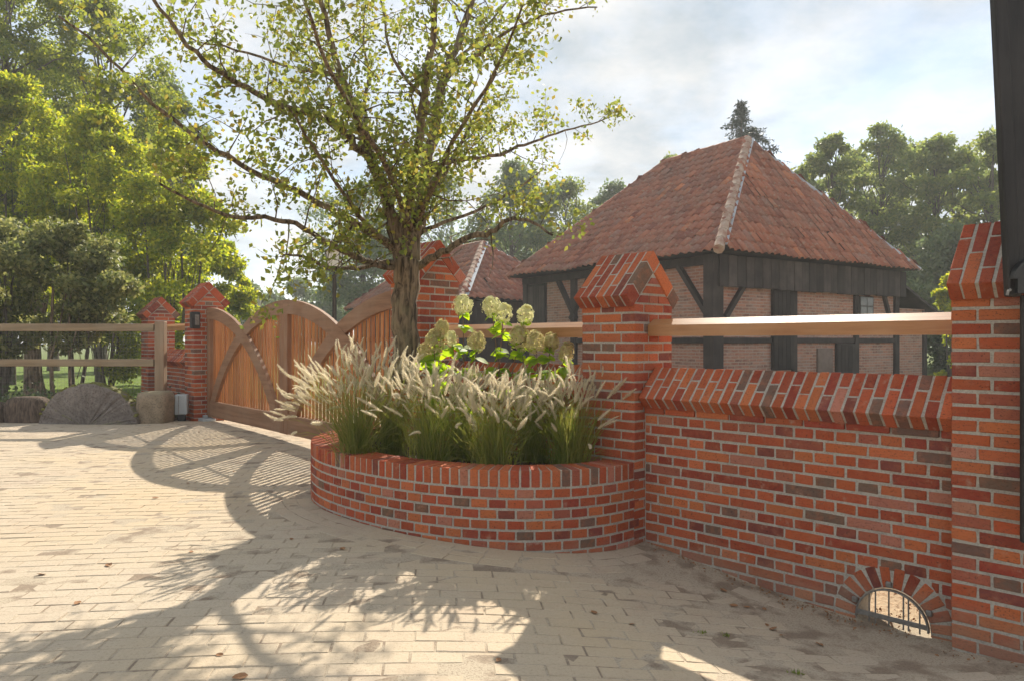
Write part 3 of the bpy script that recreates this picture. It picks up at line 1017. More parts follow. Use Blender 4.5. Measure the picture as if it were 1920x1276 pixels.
# fittings on and by the far gate pillar
FA = FG @ T(-PIL, -PIL / 2, 0)
lb = thing('letter_box', 'small black box fixed on the corner of the far gate pillar', 'box', FA @ T(PIL, 0.05, 1.3))
MB().span((PIL - 0.03, -0.055, 1.37), (PIL + 0.035, 0.075, 1.61), None, 0.008).build('body', M_BLACK, lb, FA)
MB().span((PIL + 0.036, 0.0, 1.42), (PIL + 0.042, 0.06, 1.57), None, 0.002).build('lens', M_GALV, lb, FA)
kp = thing('gate_keypad', 'small weathered square keypad on the gate pillar below the black box', 'keypad', FA @ T(PIL, 0.25, 1.1))
MB().span((PIL + 0.002, 0.225, 1.08), (PIL + 0.022, 0.315, 1.19), None, 0.006).build('plate', M_GALV, kp, FA)
MB().span((PIL + 0.022, 0.25, 1.10), (PIL + 0.030, 0.29, 1.16), None, 0.004).build('button', M_BLACK, kp, FA)
p = at(341, 783, 10.45)
mbx_t = thing('meter_box', 'grey metal cabinet standing at the foot of the far gate pillar', 'cabinet', T(p.x, p.y, 0.05))
MB().box((0, 0, 0.235), (0.17, 0.13, 0.29), None, 0.012).build('body', M_METAL, mbx_t, T(p.x, p.y, 0.05) @ RZ(R(12)))
MB().box((-0.03, -0.067, 0.235), (0.008, 0.006, 0.26), None, 0.002).build('door_seam', M_GALV, mbx_t, T(p.x, p.y, 0.05) @ RZ(R(12)))
MB().box((0, 0, 0.045), (0.1, 0.08, 0.1), None, 0.004).build('plinth', M_BLACK, mbx_t, T(p.x, p.y, 0.05) @ RZ(R(12)))

# ------------------------------------------------------------------ timber fence with wire mesh, on the left
YF = 10.45
fx = lambda px: (px - 960) / FPX * YF
fz = lambda py: CAM_H - (py - 638) / FPX * YF
fe = thing('timber_fence', 'weathered two-rail timber fence with wire mesh, in front of the dark shrubs', 'fence', T(fx(150), YF, 0))
for (py0, py1) in ((607, 621), (672.5, 686)):
    o = MB().span((fx(-260), YF - 0.06, fz(py1)), (fx(291), YF - 0.012, fz(py0)), None, 0.006).build('rail', M_FENCE, fe)
for px in (301, -70, -250):
    MB().span((fx(px) - 0.068, YF - 0.045, -0.05), (fx(px) + 0.068, YF + 0.065, fz(603)), None, 0.008).build('post', M_FENCEV, fe)
mw = MB()
for k in range(58):
    x = fx(-70) + k * 0.05
    if x > fx(338): break
    mw.box((x, YF + 0.03, 0.72), (0.0016, 0.0016, 1.3), None, 0.0004)
for k in range(26):
    mw.box(((fx(-70) + fx(338)) / 2, YF + 0.032, 0.1 + k * 0.05), (fx(338) - fx(-70), 0.0016, 0.0016), None, 0.0004)
o = mw.build('wire_mesh', M_GALV, fe)
tag(o, kind='stuff')

# half of an old millstone, stone block, log edging
def mat_stone(name, c1, c2, moss, radial=False):
    t = NT(name)
    v = t.coord('Object')
    n = t.noise(v, 7, 6, 0.65); f = t.noise(v, 45, 5, 0.65)
    c = t.mix(t.ramp(n, [(0.35, 0.0), (0.65, 1.0)]), c1, c2)
    c = t.mix(t.ramp(f, [(0.34, 0.7), (0.5, 0.0)]), c, tuple(x * 0.35 for x in c1))
    g = t.node('ShaderNodeNewGeometry'); s = t.node('ShaderNodeSeparateXYZ'); t.l.new(g.outputs['Normal'], s.inputs[0])
    up = t.math('ADD', t.math('MULTIPLY', s.outputs['Z'], 0.8), t.math('SUBTRACT', n, 0.5))
    c = t.mix(t.ramp(up, [(0.42, 0.0), (0.62, 0.9)]), c, moss)
    t.base(c); t.rough(0.95)
    t.bump(t.math('ADD', n, f), 0.8, 0.012)
    return t.m
M_MILL = mat_stone('weathered_grey_stone', (0.16, 0.135, 0.12), (0.26, 0.225, 0.20), (0.15, 0.15, 0.05))
M_BLOCK = mat_stone('mossy_sandstone', (0.36, 0.28, 0.20), (0.24, 0.19, 0.13), (0.30, 0.25, 0.16))
YM = 10.05
mx0, mx1 = (78 - 960) / FPX * YM, (262 - 960) / FPX * YM
mr, mc = (mx1 - mx0) / 2, (mx0 + mx1) / 2
ms = thing('millstone', 'half-sunk round old millstone with radial furrows, mossy rim, left of the stone block', 'millstone', T(mc, YM, 0))
bm = bmesh.new()
n = 72
sqz = 0.90
furrow = [rnd.choice((0, 0, .004, .010, .016)) for _ in range(n + 1)]
prof = [(0.0, -0.10), (0.30, -0.10), (0.6, -0.098), (0.90, -0.09), (0.985, -0.07), (1.0, -0.03), (1.0, 0.10), (0.97, 0.14)]
rings = []
for (r, y) in prof:
    ring = []
    for k in range(n + 1):
        a = math.pi * (k / n) * 1.10 - math.pi * 0.05
        rr_ = r * mr * (1 + 0.012 * math.sin(a * 9) + 0.008 * math.sin(a * 23))
        yy = y
        if 0.1 < r < 0.95: yy += furrow[k] * (0.5 + 0.5 * r)
        ring.append(bm.verts.new((-rr_ * math.cos(a), yy + rnd.uniform(-0.003, 0.003), rr_ * math.sin(a) * sqz)))
    rings.append(ring)
for a, b in zip(rings, rings[1:]):
    for k in range(n):
        bm.faces.new([a[k], a[k + 1], b[k + 1], b[k]])
bmesh.ops.remove_doubles(bm, verts=bm.verts[:], dist=1e-4)
bmesh.ops.recalc_face_normals(bm, faces=bm.faces[:])
me = bpy.data.meshes.new('disc'); bm.to_mesh(me); bm.free()
obj('disc', me, M_MILL, ms, T(mc, YM, 0))
mv = MB()
for k in range(90):
    a = math.pi * rnd.uniform(0.08, 0.92)
    x, z = -mr * math.cos(a) * 1.0, mr * sqz * math.sin(a)
    mv.box((x, rnd.uniform(-0.06, 0.12), z), (rnd.uniform(.02, .06), rnd.uniform(.02, .06), rnd.uniform(.015, .035)), Matrix.Identity(4), 0.006, 0.004)
M_MOSS = simple('moss', (0.12, 0.13, 0.04), (0.22, 0.20, 0.06), 30, 4, 1.0, 0.8, 0.01)
tag(mv.build('moss', M_MOSS, ms, T(mc, YM, 0)), kind='stuff')

def rock(name, label, cat, px0, px1, pytop, Y, mat, depth, seed, sq=6.0, taper=0.86, group=None):
    r = random.Random(seed)
    x0, x1 = (px0 - 960) / FPX * Y, (px1 - 960) / FPX * Y
    w, h = (x1 - x0), CAM_H - (pytop - 638) / FPX * Y + 0.05
    bm = bmesh.new()
    bmesh.ops.create_icosphere(bm, subdivisions=4, radius=1)
    for v in bm.verts:
        p = v.co.copy()
        m = (abs(p.x) ** sq + abs(p.y) ** sq + abs(p.z) ** sq) ** (1 / sq)
        p /= m
        k = 1 + 0.03 * math.sin(p.x * 5 + seed) * math.cos(p.z * 6 + seed) + r.uniform(-0.006, 0.006)
        ta = taper + (1 - taper) * (1 if p.z > 0.0 else (p.z + 1))
        v.co = Vector((p.x * w / 2 * k * ta, p.y * depth / 2 * k, (p.z + 1) * h / 2 - 0.05))
    me = bpy.data.meshes.new(name); bm.to_mesh(me); bm.free()
    for p in me.polygons: p.use_smooth = True
    o = obj(name, me, mat, None, T((x0 + x1) / 2, Y, 0))
    return tag(o, label, cat, group)
rock('stone_block', 'squat pale sandstone block with mossy patch at the foot of the fence post', 'stone', 264, 320, 732, 10.25, M_BLOCK, 0.4, 3)
M_LOG = mat_bark('old_edging_log', (0.06, 0.045, 0.035), (0.15, 0.11, 0.085), (0.20, 0.14, 0.10))
for (a, b, top, sd, lab) in ((-60, 14, 752, 1, 'short dark upright edging log at the left picture edge'), (14, 92, 742, 5, 'low brown edging stone left of the millstone'), ):
    rock('edging_stone', lab, 'edging', a, b, top, 10.2, M_LOG, 0.3, sd, 4.0, 1.0, 'rough edging along the shrub bed')

# ------------------------------------------------------------------ black timber building at the right edge
bt = thing('black_timber_barn', 'black tarred timber corner board and cladding hanging down at the right edge', 'barn', T(2.3, 3.05, 0))
lean = 0.048
Yb = 3.02
def bx_(px, Y): return (px - 960) / FPX * Y
xb, zb0 = bx_(1889, Yb), CAM_H + (638 - 552) / FPX * Yb
S = Matrix.Identity(4); S[0][2] = -lean; S[0][3] = xb + lean * zb0; S[1][3] = Yb
for k in range(6):
    a = 0.058 + k * 0.19
    MB().span((a + 0.0025, 0.012, zb0 + 0.005), (a + 0.188, 0.03, 4.4), S, 0.004).build('cladding_board', M_TAR, bt, Matrix.Identity(4))
MB().span((0, -0.012, zb0 - 0.01), (0.055, 0.028, 4.4), S, 0.006).build('corner_board', M_TAR, bt, Matrix.Identity(4))
MB().span((0.16, 0.052, zb0 + 0.02), (1.3, 0.10, 4.3), S, 0.006).build('wall_backing', M_TAR, bt, Matrix.Identity(4))
brk = MB()
cxk, czk, rk = bx_(1926, Yb), zb0 + 0.062, 0.082
arc = [math.pi * (0.02 + 0.98 * k / 28) for k in range(29)]
brk.prism([(cxk + rk * math.cos(q), czk + rk * math.sin(q)) for q in arc] + [(cxk + (rk - .014) * math.cos(q), czk + (rk - .014) * math.sin(q)) for q in reversed(arc)], Yb - 0.045, Yb + 0.0)
brk.prism([(cxk + (rk - .02) * math.cos(q), czk + (rk - .02) * math.sin(q)) for q in arc] + [(cxk - rk + .02, czk - .06), (cxk + rk - .02, czk - .06)], Yb - 0.034, Yb + 0.0)
brk.build('gutter_end', M_BLACK, bt, Matrix.Identity(4), fix=True)
MB().span((bx_(1914, Yb), Yb - 0.012, 0.36), (bx_(1914, Yb) + 0.35, Yb + 0.012, zb0 - 0.004), None, 0.006).build('lower_board', M_TAR, bt, Matrix.Identity(4))
MB().tube([(bx_(1882, Yb), Yb - 0.02, zb0 - 0.006), (bx_(1884, Yb), Yb - 0.02, zb0 + 0.012), (bx_(1889, Yb), Yb - 0.02, zb0 + 0.018)], 0.006, 6).build('hook', M_GALV, bt)

# ------------------------------------------------------------------ half-timbered barn
E1, E2 = Vector((0.835, 0.55, 0)).normalized(), Vector((-0.55, 0.835, 0)).normalized()
def mat_farbrick():
    t = NT('old_barn_brickwork')
    tc = t.node('ShaderNodeTexCoord')
    s = t.node('ShaderNodeSeparateXYZ'); t.l.new(tc.outputs['Object'], s.inputs[0])
    cmb = t.node('ShaderNodeCombineXYZ')
    t.l.new(t.math('ADD', s.outputs['X'], s.outputs['Y']), cmb.inputs['X']); t.l.new(s.outputs['Z'], cmb.inputs['Y'])
    b = t.node('ShaderNodeTexBrick')
    b.inputs['Scale'].default_value = 1.0
    b.inputs['Brick Width'].default_value = 0.235; b.inputs['Row Height'].default_value = 0.068
    b.inputs['Mortar Size'].default_value = 0.009; b.inputs['Mortar Smooth'].default_value = 0.3
    b.inputs['Bias'].default_value = -0.1
    b.inputs['Color1'].default_value = (0.38, 0.165, 0.11, 1); b.inputs['Color2'].default_value = (0.15, 0.08, 0.066, 1)
    b.inputs['Mortar'].default_value = (0.36, 0.31, 0.27, 1)
    t.l.new(cmb.outputs[0], b.inputs['Vector'])
    n = t.noise(t.coord('Object'), 2.2, 5, 0.6); n2 = t.noise(t.coord('Object', (2.2, 2.2, 7)), 4, 4, 0.7)
    c = t.mix(t.ramp(n2, [(0.40, 0.0), (0.70, 0.8)]), b.outputs['Color'], (0.44, 0.27, 0.20))
    c = t.mix(t.ramp(n, [(0.45, 0.0), (0.8, 0.5)]), c, (0.38, 0.33, 0.29))
    t.base(c); t.rough(0.95)
    t.bump(t.math('ADD', t.math('MULTIPLY', b.outputs['Fac'], -1.0), t.math('MULTIPLY', n2, 0.5)), 0.7, 0.012)
    return t.m
M_FARB = mat_farbrick()

def mat_tile(name, island):
    t = NT(name)
    if island: g = t.node('ShaderNodeNewGeometry'); rv = g.outputs['Random Per Island']
    else: oi = t.node('ShaderNodeObjectInfo'); rv = oi.outputs['Random']
    g2 = t.node('ShaderNodeNewGeometry')
    col = t.ramp(rv, [(0.0, (0.31, 0.118, 0.076)), (0.3, (0.39, 0.16, 0.10)), (0.55, (0.22, 0.084, 0.06)), (0.75, (0.35, 0.142, 0.092)), (0.92, (0.28, 0.15, 0.118)), (1.0, (0.50, 0.185, 0.088))])
    n = t.noise(g2.outputs['Position'], 1.1, 6, 0.65); f = t.noise(g2.outputs['Position'], 14, 5, 0.7)
    c = t.mix(t.ramp(n, [(0.42, 0.0), (0.66, 0.5)]), col, (0.19, 0.13, 0.105))
    c = t.mix(t.ramp(f, [(0.54, 0.0), (0.66, 0.75)]), c, (0.30, 0.25, 0.19))
    c = t.mix(t.ramp(f, [(0.30, 0.7), (0.42, 0.0)]), c, (0.09, 0.05, 0.04))
    t.base(c); t.rough(0.9); t.bump(f, 0.5, 0.015)
    return t.m
M_TILE = mat_tile('old_clay_pantile', False)
M_TILEI = mat_tile('old_clay_pantile_mass', True)
M_LEAD = simple('lead_flashing', (0.34, 0.37, 0.42), (0.44, 0.47, 0.51), 5, 4, 0.6, 0.2, 0.01)
M_RIDGE = simple('mortared_ridge_tile', (0.30, 0.16, 0.11), (0.42, 0.34, 0.27), 5, 5, 0.95, 0.6, 0.02)
M_OLDGLASS = simple('dusty_old_glass', (0.05, 0.055, 0.055), (0.13, 0.13, 0.12), 3, 3, 0.12, 0.05, 0.004, spec=0.6)

TW, TL = 0.215, 0.30
def tile_vf(w=TW, l=TL + 0.055, th=0.014):
    xs = np.linspace(0, 1, 7)
    def prof(u): return 0.028 * math.sin(u * 2 * math.pi - 0.6) + 0.004
    v, f = [], []
    for (y, dz) in ((0, 0.026), (l, 0.0)):
        for u in xs: v.append((u * (w + 0.018) - w / 2, y, prof(u) + dz))
    for u in xs: v.append((u * (w + 0.018) - w / 2, 0, prof(u) + 0.026 - th - 0.006))
    k = 7
    for i in range(6):
        f.append([i, i + 1, k + i + 1, k + i])
        f.append([2 * k + i, 2 * k + i + 1, i + 1, i])
    return v, f
TILE_V, TILE_F = tile_vf()
TILE_ME = [None] * 3
for q in range(3):
    TILE_ME[q] = py_mesh('pantile', [(a + rnd.uniform(-.003, .003), b, c + rnd.uniform(-.003, .003)) for a, b, c in TILE_V], TILE_F, True)
    TILE_ME[q].materials.append(M_TILE)

def inpoly(x, y, poly):
    ins = False
    for i in range(len(poly)):
        (x0, y0), (x1, y1) = poly[i], poly[i - 1]
        if (y0 > y) != (y1 > y) and x < (x1 - x0) * (y - y0) / (y1 - y0) + x0: ins = not ins
    return ins

def tile_plane(roof, O, U, poly, up, N, limit, skip=0.0):
    """poly in (u along the eave, v up the slope); limit = how many tiles become parts"""
    um = max(p[0] for p in poly); vm = max(p[1] for p in poly)
    mass = MB(); cnt = 0
    nrow = int(vm / TL) + 1
    for r in range(nrow):
        for k in range(-1, int(um / TW) + 2):
            u, v = (k + 0.5) * TW, r * TL - 0.03
            if not (inpoly(u, v + TL * 0.5, poly) or inpoly(u - 0.3 * TW, v + TL * 0.3, poly) and inpoly(u + 0.3 * TW, v + TL * 0.3, poly)): continue
            Mt = frame(O + U * u + up * v + N * (0.035 + 0.022 * math.sin(u * 1.7) * math.cos(v * 1.3) + 0.012 * math.sin(u * 4.1 + v)), U, up, N) @ RZ(rnd.gauss(0, 0.022)) @ T(rnd.gauss(0, .005), rnd.gauss(0, .012), rnd.uniform(0, .014)) @ Matrix.Rotation(rnd.gauss(0, .03), 4, 'Y')
            if rnd.random() < skip: Mt = Mt @ T(0, -0.09, 0.035) @ RZ(rnd.uniform(-.2, .2))
            if cnt < limit:
                obj('pantile', TILE_ME[rnd.randrange(3)], None, roof, Mt); cnt += 1
            else:
                mass.add([(a, b, c + rnd.uniform(-.002, .002)) for a, b, c in TILE_V], TILE_F, Mt)
    if mass.v:
        for_obj = mass.build('pantiles', M_TILEI, roof, smooth=True)
        tag(for_obj, kind='stuff')
    return cnt

def hip_roof(th, C0, LX, LY, zE, zA, a1, a2, limit, lead=True, sag=0.0):
    """hipped roof: eave rectangle LX (along E1) by LY (along E2), ridge along E2 from a1 to LY - a2"""
    c = [C0 + Vector((0, 0, zE)), C0 + E1 * LX + Vector((0, 0, zE)), C0 + E1 * LX + E2 * LY + Vector((0, 0, zE)), C0 + E2 * LY + Vector((0, 0, zE))]
    A = C0 + E1 * (LX / 2) + E2 * a1 + Vector((0, 0, zA))
    B = C0 + E1 * (LX / 2) + E2 * (LY - a2) + Vector((0, 0, zA))
    roof = MB().add([c[0], c[1], c[2], c[3], A, B], [[0, 1, 4], [1, 2, 5, 4], [2, 3, 5], [3, 0, 4, 5], [3, 2, 1, 0]]).build('roof', M_DARKT, th, fix=True, color=(1, 1, 1, 1))
    # hip end
    def plane(P, Q, tops, lim):
        U = (Q - P).normalized(); n_ = U.cross(tops[0] - P).normalized()
        if n_.z < 0: n_ = -n_
        up = n_.cross(U)
        poly = [(0, 0), ((Q - P).length, 0)] + [((t - P).dot(U), (t - P).dot(up)) for t in tops]
        return tile_plane(roof, P, U, poly, up, n_, lim, 0.006)
    used = plane(c[0], c[1], [A], limit)
    used += plane(c[3], c[0], [A, B], max(0, limit - used))
    plane(c[1], c[2], [B, A], 0)
    plane(c[2], c[3], [B], 0)
    # ridge and hip tiles
    def ridge(P, Q, mat, r=0.11, name='ridge_tile', lift=0.05):
        n = max(2, int((Q - P).length / 0.33))
        for k in range(n):
            p0, p1 = P.lerp(Q, k / n), P.lerp(Q, (k + 1.12) / n)
            z = Vector((0, 0, lift - 0.04))
            g = MB(); g.tube([p0 + z, p1 + z], [r * 1.08, r * 0.95], 8)
            g.build(name, mat, roof, smooth=False)
    ridge(c[0], A, M_RIDGE, 0.105); ridge(A, B, M_TILE, 0.11); ridge(c[1], A, M_LEAD, 0.05); ridge(c[3], B, M_TILE, 0.09); ridge(c[2], B, M_TILE, 0.09)
    if lead:
        off = E1 * 0.20 + Vector((0, 0, 0.02))
        MB().bar(c[0] + off + E2 * 0.02 + Vector((0, 0, 0.10)), A + E1 * 0.16 + Vector((0, 0, 0.07)), 0.12, 0.03, (0, 0, 1)).build('lead_strip', M_LEAD, roof)
    return roof, c, A, B

C0 = Vector((4.1, 14.4, 0))
FBN = frame(C0, E1, E2, (0, 0, 1))
barn = thing('half_timbered_barn', 'old half-timbered brick barn with tall hipped red pantile roof', 'barn', FBN @ T(3.8, 3.85, 0))
LX, LY, ZE, ZA = 7.6, 7.7, 3.0, 6.28
hip_roof(barn, C0, LX, LY, ZE, ZA, 2.33, 2.45, 300)
X0, X1, Y0, Y1 = 0.36, LX - 0.35, 0.36, LY - 0.3
def bpart(name, a, b, mat=M_DARKT, parent=barn, bev=0.008, col=None, F=FBN):
    g = col if col is not None else rnd.uniform(0.75, 1.2)
    return MB().span(a, b, F, bev).build(name, mat, parent, color=(g, g, g, 1))
for (nm, a, b) in (('infill_wall', (X0 + .06, Y0 + .06, -0.1), (X1 - .06, Y0 + .26, ZE - 0.02)), ('infill_wall', (X0 + .06, Y0 + .26, -0.1), (X0 + .26, Y1 - .06, ZE - 0.02)),
                   ('infill_wall', (X1 - .26, Y0 + .26, -0.1), (X1 - .06, Y1 - .06, ZE - 0.02)), ('infill_wall', (X0 + .26, Y1 - .26, -0.1), (X1 - .26, Y1 - .06, ZE - 0.02))):
    o = MB().span(a, b, None, 0.004).build(nm, M_FARB, barn, FBN)
# timbers of the end towards the right
bpart('post', (X0 - .16, Y0 - .05, -0.1), (X0 + .16, Y0 + .22, ZE - .03))
bpart('post', (X1 - .14, Y0 + .0, -0.1), (X1 + .06, Y0 + .2, ZE - .05))
bpart('post', (2.90, Y0 + .005, -0.1), (3.06, Y0 + .2, 2.4))
bpart('post', (5.32, Y0 + .005, -0.1), (5.50, Y0 + .2, 2.4))
bpart('tie_beam', (X0 + .165, Y0 + .012, 1.14), (2.16, Y0 + .2, 1.26))
bpart('tie_beam', (3.065, Y0 + .012, 1.14), (5.315, Y0 + .2, 1.26))
bpart('tie_beam', (5.505, Y0 + .012, 1.14), (X1 - .145, Y0 + .2, 1.26))
n = 26
for k in range(n):
    a = X0 - 0.02 + k * (LX - 0.5) / n
    bpart('weatherboard', (a + .004, Y0 - .10 - 0.006 * (k % 2), 2.30 + rnd.uniform(-.015, .015)), (a + (LX - 0.5) / n - .003, Y0 - .06, ZE - .04), col=rnd.uniform(0.7, 1.5))
bpart('hatch_door', (2.17, Y0 - .015, 0.55), (2.895, Y0 + .05, 2.32), col=0.8)
for k in range(5): bpart('door_board', (2.18 + k * .142, Y0 - .032, 0.57), (2.18 + k * .142 + .137, Y0 - .016, 2.30), col=rnd.uniform(.6, 1.0))
dr = bpart('door', (4.56, Y0 + .0, -0.05), (5.31, Y0 + .06, 1.135), col=0.75)
for k in range(5): MB().span((4.575 + k * .147, Y0 - .016, -0.04), (4.575 + k * .147 + .141, Y0 - .001, 1.12), FBN, 0.004).build('board', M_DARKT, dr, color=(.9,) * 3 + (1,))
bpart('shutter', (3.84, Y0 + .01, 0.45), (4.42, Y0 + .075, 1.02), simple('grey_weathered_shutter', (0.16, 0.12, 0.10), (0.22, 0.17, 0.15), 5, 4, 0.9, 0.3, 0.006))
wd = bpart('window', (5.505, Y0 - .0, 1.78), (6.12, Y0 + .07, 2.28), col=0.7)
for (a, b, c_, d_) in ((5.55, 5.80, 1.82, 2.02), (5.83, 6.08, 1.82, 2.02), (5.55, 5.80, 2.05, 2.25), (5.83, 6.08, 2.05, 2.25)):
    MB().span((a, Y0 - .006, c_), (b, Y0 - .001, d_), FBN, 0.001).build('pane', M_OLDGLASS, wd)
def brace(p, q, w=0.13, par=barn):
    g = rnd.uniform(0.8, 1.2)
    MB().bar(FBN @ Vector(p), FBN @ Vector(q), 0.10, w, (FBN.to_3x3() @ Vector((0, 1, 0))) if abs(p[1] - q[1]) < 1e-3 else (FBN.to_3x3() @ Vector((1, 0, 0))), 0.006).build('brace', M_DARKT, par, color=(g, g, g, 1))
brace((X0 + .1, Y0 + .03, 1.45), (X0 + .95, Y0 + .03, 2.45))
brace((6.55, Y0 + .03, 2.5), (6.95, Y0 + .03, 1.6), 0.1)
# left long side
for yy in (5.1, 2.7, Y1 - .1):
    bpart('post', (X0 - .03, yy - .1, -0.1), (X0 + .2, yy + .1, ZE - .05))
bpart('wall_plate', (X0 - .05, Y0 + .225, ZE - .22), (X0 + .18, Y1, ZE - .04))
brace((X0 + .0, Y0 + .1, 1.55), (X0 + .0, Y0 + 1.05, ZE - .2))
brace((X0 + .0, 5.0, 1.75), (X0 + .0, 5.75, ZE - .2)); brace((X0 + .0, 5.2, 1.75), (X0 + .0, 4.45, ZE - .2))
brace((X0 + .0, 2.8, 1.75), (X0 + .0, 3.5, ZE - .2)); brace((X0 + .0, 2.6, 1.75), (X0 + .0, 1.9, ZE - .2))
bpart('tie_beam', (X0 - .01, Y0 + .225, 1.14), (X0 + .18, 2.59, 1.26)); bpart('tie_beam', (X0 - .01, 2.81, 1.14), (X0 + .18, 4.99, 1.26))
hd = bpart('hatch', (X0 + .0, 6.35, 1.2), (X0 + .09, Y1 - .21, ZE - .23), col=0.7)
for k in range(3): MB().span((X0 - .012, 6.40 + k * .26, 1.25), (X0 - .001, 6.40 + k * .26 + .23, ZE - .30), FBN, 0.004).build('board', M_DARKT, hd, color=(1.6, 1.6, 1.55, 1))
# lean-to on the far right
MB().span((X1 + .065, Y0 + .3, -0.1), (9.15, Y0 + .5, 2.05), None, 0.004).build('lean_to_wall', M_FARB, barn, FBN)
bpart('post', (9.0, Y0 + .25, -0.1), (9.17, Y0 + .42, 2.0))
lr = MB().bar(FBN @ Vector((LX - .25, 2.6, 2.80)), FBN @ Vector((9.45, 2.6, 1.95)), 4.3, 0.07, (0, 0, 1)).build('lean_to_roof', M_DARKT, barn, color=(1, 1, 1, 1))

# second barn further back
C1 = Vector((-1.47, 21.0, 0))
F2 = frame(C1, E1, E2, (0, 0, 1))
barn2 = thing('far_barn', 'smaller far barn with hipped red pantile roof behind the tree trunk and gate', 'barn', F2 @ T(2.5, 4.2, 0))
barn_backup = barn
hip_roof(barn2, C1, 5.0, 9.4, 2.4, 4.5, 2.95, 2.4, 0, lead=True)
MB().span((0.3, 0.3, -0.1), (4.7, 9.1, 2.38), None, 0.01).build('wall', M_DARKT, barn2, F2, color=(.9, .9, .9, 1))
for k in range(12):
    MB().span((0.3 + k * .366 + .004, 0.272, -0.05), (0.3 + (k + 1) * .366 - .004, 0.297, 2.15), None, 0.004).build('board', M_DARKT, barn2, F2, color=(rnd.uniform(.7, 1.4),) * 3 + (1,))

# ------------------------------------------------------------------ lanterns
def mat_lamp():
    t = NT('frosted_lantern_glass')
    t.base((0.75, 0.72, 0.62)); t.rough(0.4)
    t.bsdf.inputs['Transmission Weight'].default_value = 0.35
    return t.m
M_LAMPG = mat_lamp()
def lantern(x, y, zt, h, label):
    F = T(x, y, 0)
    th = thing('lamp_post', label, 'lamp post', F, 'old-style lanterns beyond the gate')
    w = h * 0.5
    MB().lathe([(0.09, -.05), (0.09, 0.25), (0.055, 0.32), (0.042, zt - h * 1.35), (0.06, zt - h * 1.32), (0.03, zt - h * 1.25)], 12).build('post', M_BLACK, th, F, smooth=True)
    g = MB(); b, t_ = w * 0.36, w * 0.52; z0, z1 = zt - h * 1.1, zt - h * 0.38
    g.add([(-b, -b, z0), (b, -b, z0), (b, b, z0), (-b, b, z0), (-t_, -t_, z1), (t_, -t_, z1), (t_, t_, z1), (-t_, t_, z1)], [[3, 2, 1, 0], [4, 5, 6, 7], [0, 1, 5, 4], [1, 2, 6, 5], [2, 3, 7, 6], [3, 0, 4, 7]])
    g.build('lantern_glass', M_LAMPG, th, F)
    fr = MB()
    for sx in (-1, 1):
        for sy in (-1, 1):
            fr.bar((sx * b * 1.03, sy * b * 1.03, z0), (sx * t_ * 1.03, sy * t_ * 1.03, z1), 0.014, 0.014)
    fr.box((0, 0, z0 - 0.012), (b * 2.3, b * 2.3, 0.03)).tube([(0, 0, zt - h * 1.3), (0, 0, z0)], 0.02, 8)
    fr.build('lantern_frame', M_BLACK, th, F)
    MB().lathe([(t_ * 1.5, z1 + .006), (t_ * 1.42, z1 + 0.03), (t_ * 0.55, zt - h * 0.16), (t_ * 0.3, zt - h * 0.12), (t_ * 0.28, zt - h * .04), (0.01, zt)], 12).build('lantern_roof', M_METAL, th, F)
p = at(482, 553, 24.0); lantern(p.x, 24.0, CAM_H + (638 - 541) / FPX * 24, 0.52, 'small black lamp post seen above the gate, left of the tree')
p = at(627, 480, 15.0); lantern(p.x, 15.0, CAM_H + (638 - 452) / FPX * 15, 0.55, 'tall lamp post close behind the gate, its lantern among the low branches')

# ------------------------------------------------------------------ foliage tools
def leaf_quads(P, size, aspect=1.7, up=0.25, jitter=0.35, fold=True, rng=NP):
    """rhombic leaves at points P, random turn, one mesh"""
    n = len(P)
    P = np.asarray(P, dtype=np.float32)
    a = rng.normal(size=(n, 3)); a[:, 2] -= up; a /= np.linalg.norm(a, axis=1, keepdims=True)
    b = rng.normal(size=(n, 3)); b -= (b * a).sum(1, keepdims=True) * a; b /= np.linalg.norm(b, axis=1, keepdims=True)
    s = size * (1 + jitter * rng.uniform(-1, 1, (n, 1)))
    L = a * s; Wd = b * s / aspect * 0.5
    nrm = np.cross(a, b)
    k = nrm * s * 0.08
    v = np.stack([P, P + L * 0.45 + Wd + k, P + L, P + L * 0.45 - Wd + k], 1).reshape(-1, 3)
    f = np.arange(4 * n).reshape(-1, 4)
    return v, f

def blob_points(blobs, n, rng, shell=0.55):
    """points spread through ellipsoid clumps, denser towards the outside"""
    C = np.array([b[0] for b in blobs]); Rr = np.array([b[1] for b in blobs])
    vol = (Rr.prod(1)) ** (2 / 3)
    idx = rng.choice(len(blobs), n, p=vol / vol.sum())
    d = rng.normal(size=(n, 3)); d /= np.linalg.norm(d, axis=1, keepdims=True)
    r = shell + (1 - shell) * rng.uniform(0, 1, (n, 1)) ** 0.6 + rng.normal(0, 0.09, (n, 1))
    return C[idx] + d * r * Rr[idx]

def limb(mb_, p, q, r0, r1, rng, n=5, sag=0.1):
    p, q = Vector(p), Vector(q)
    L = (q - p).length
    pts = []
    for k in range(n + 1):
        u = k / n
        w = Vector((rng.uniform(-1, 1), rng.uniform(-1, 1), rng.uniform(-1, 1))) * (0.05 * L if 0 < k < n else 0)
        pts.append(p.lerp(q, u) + w + Vector((0, 0, sag * L * math.sin(math.pi * u) * 0.5)))
    mb_.tube(pts, [r0 + (r1 - r0) * k / n for k in range(n + 1)], 7, False)
    return pts

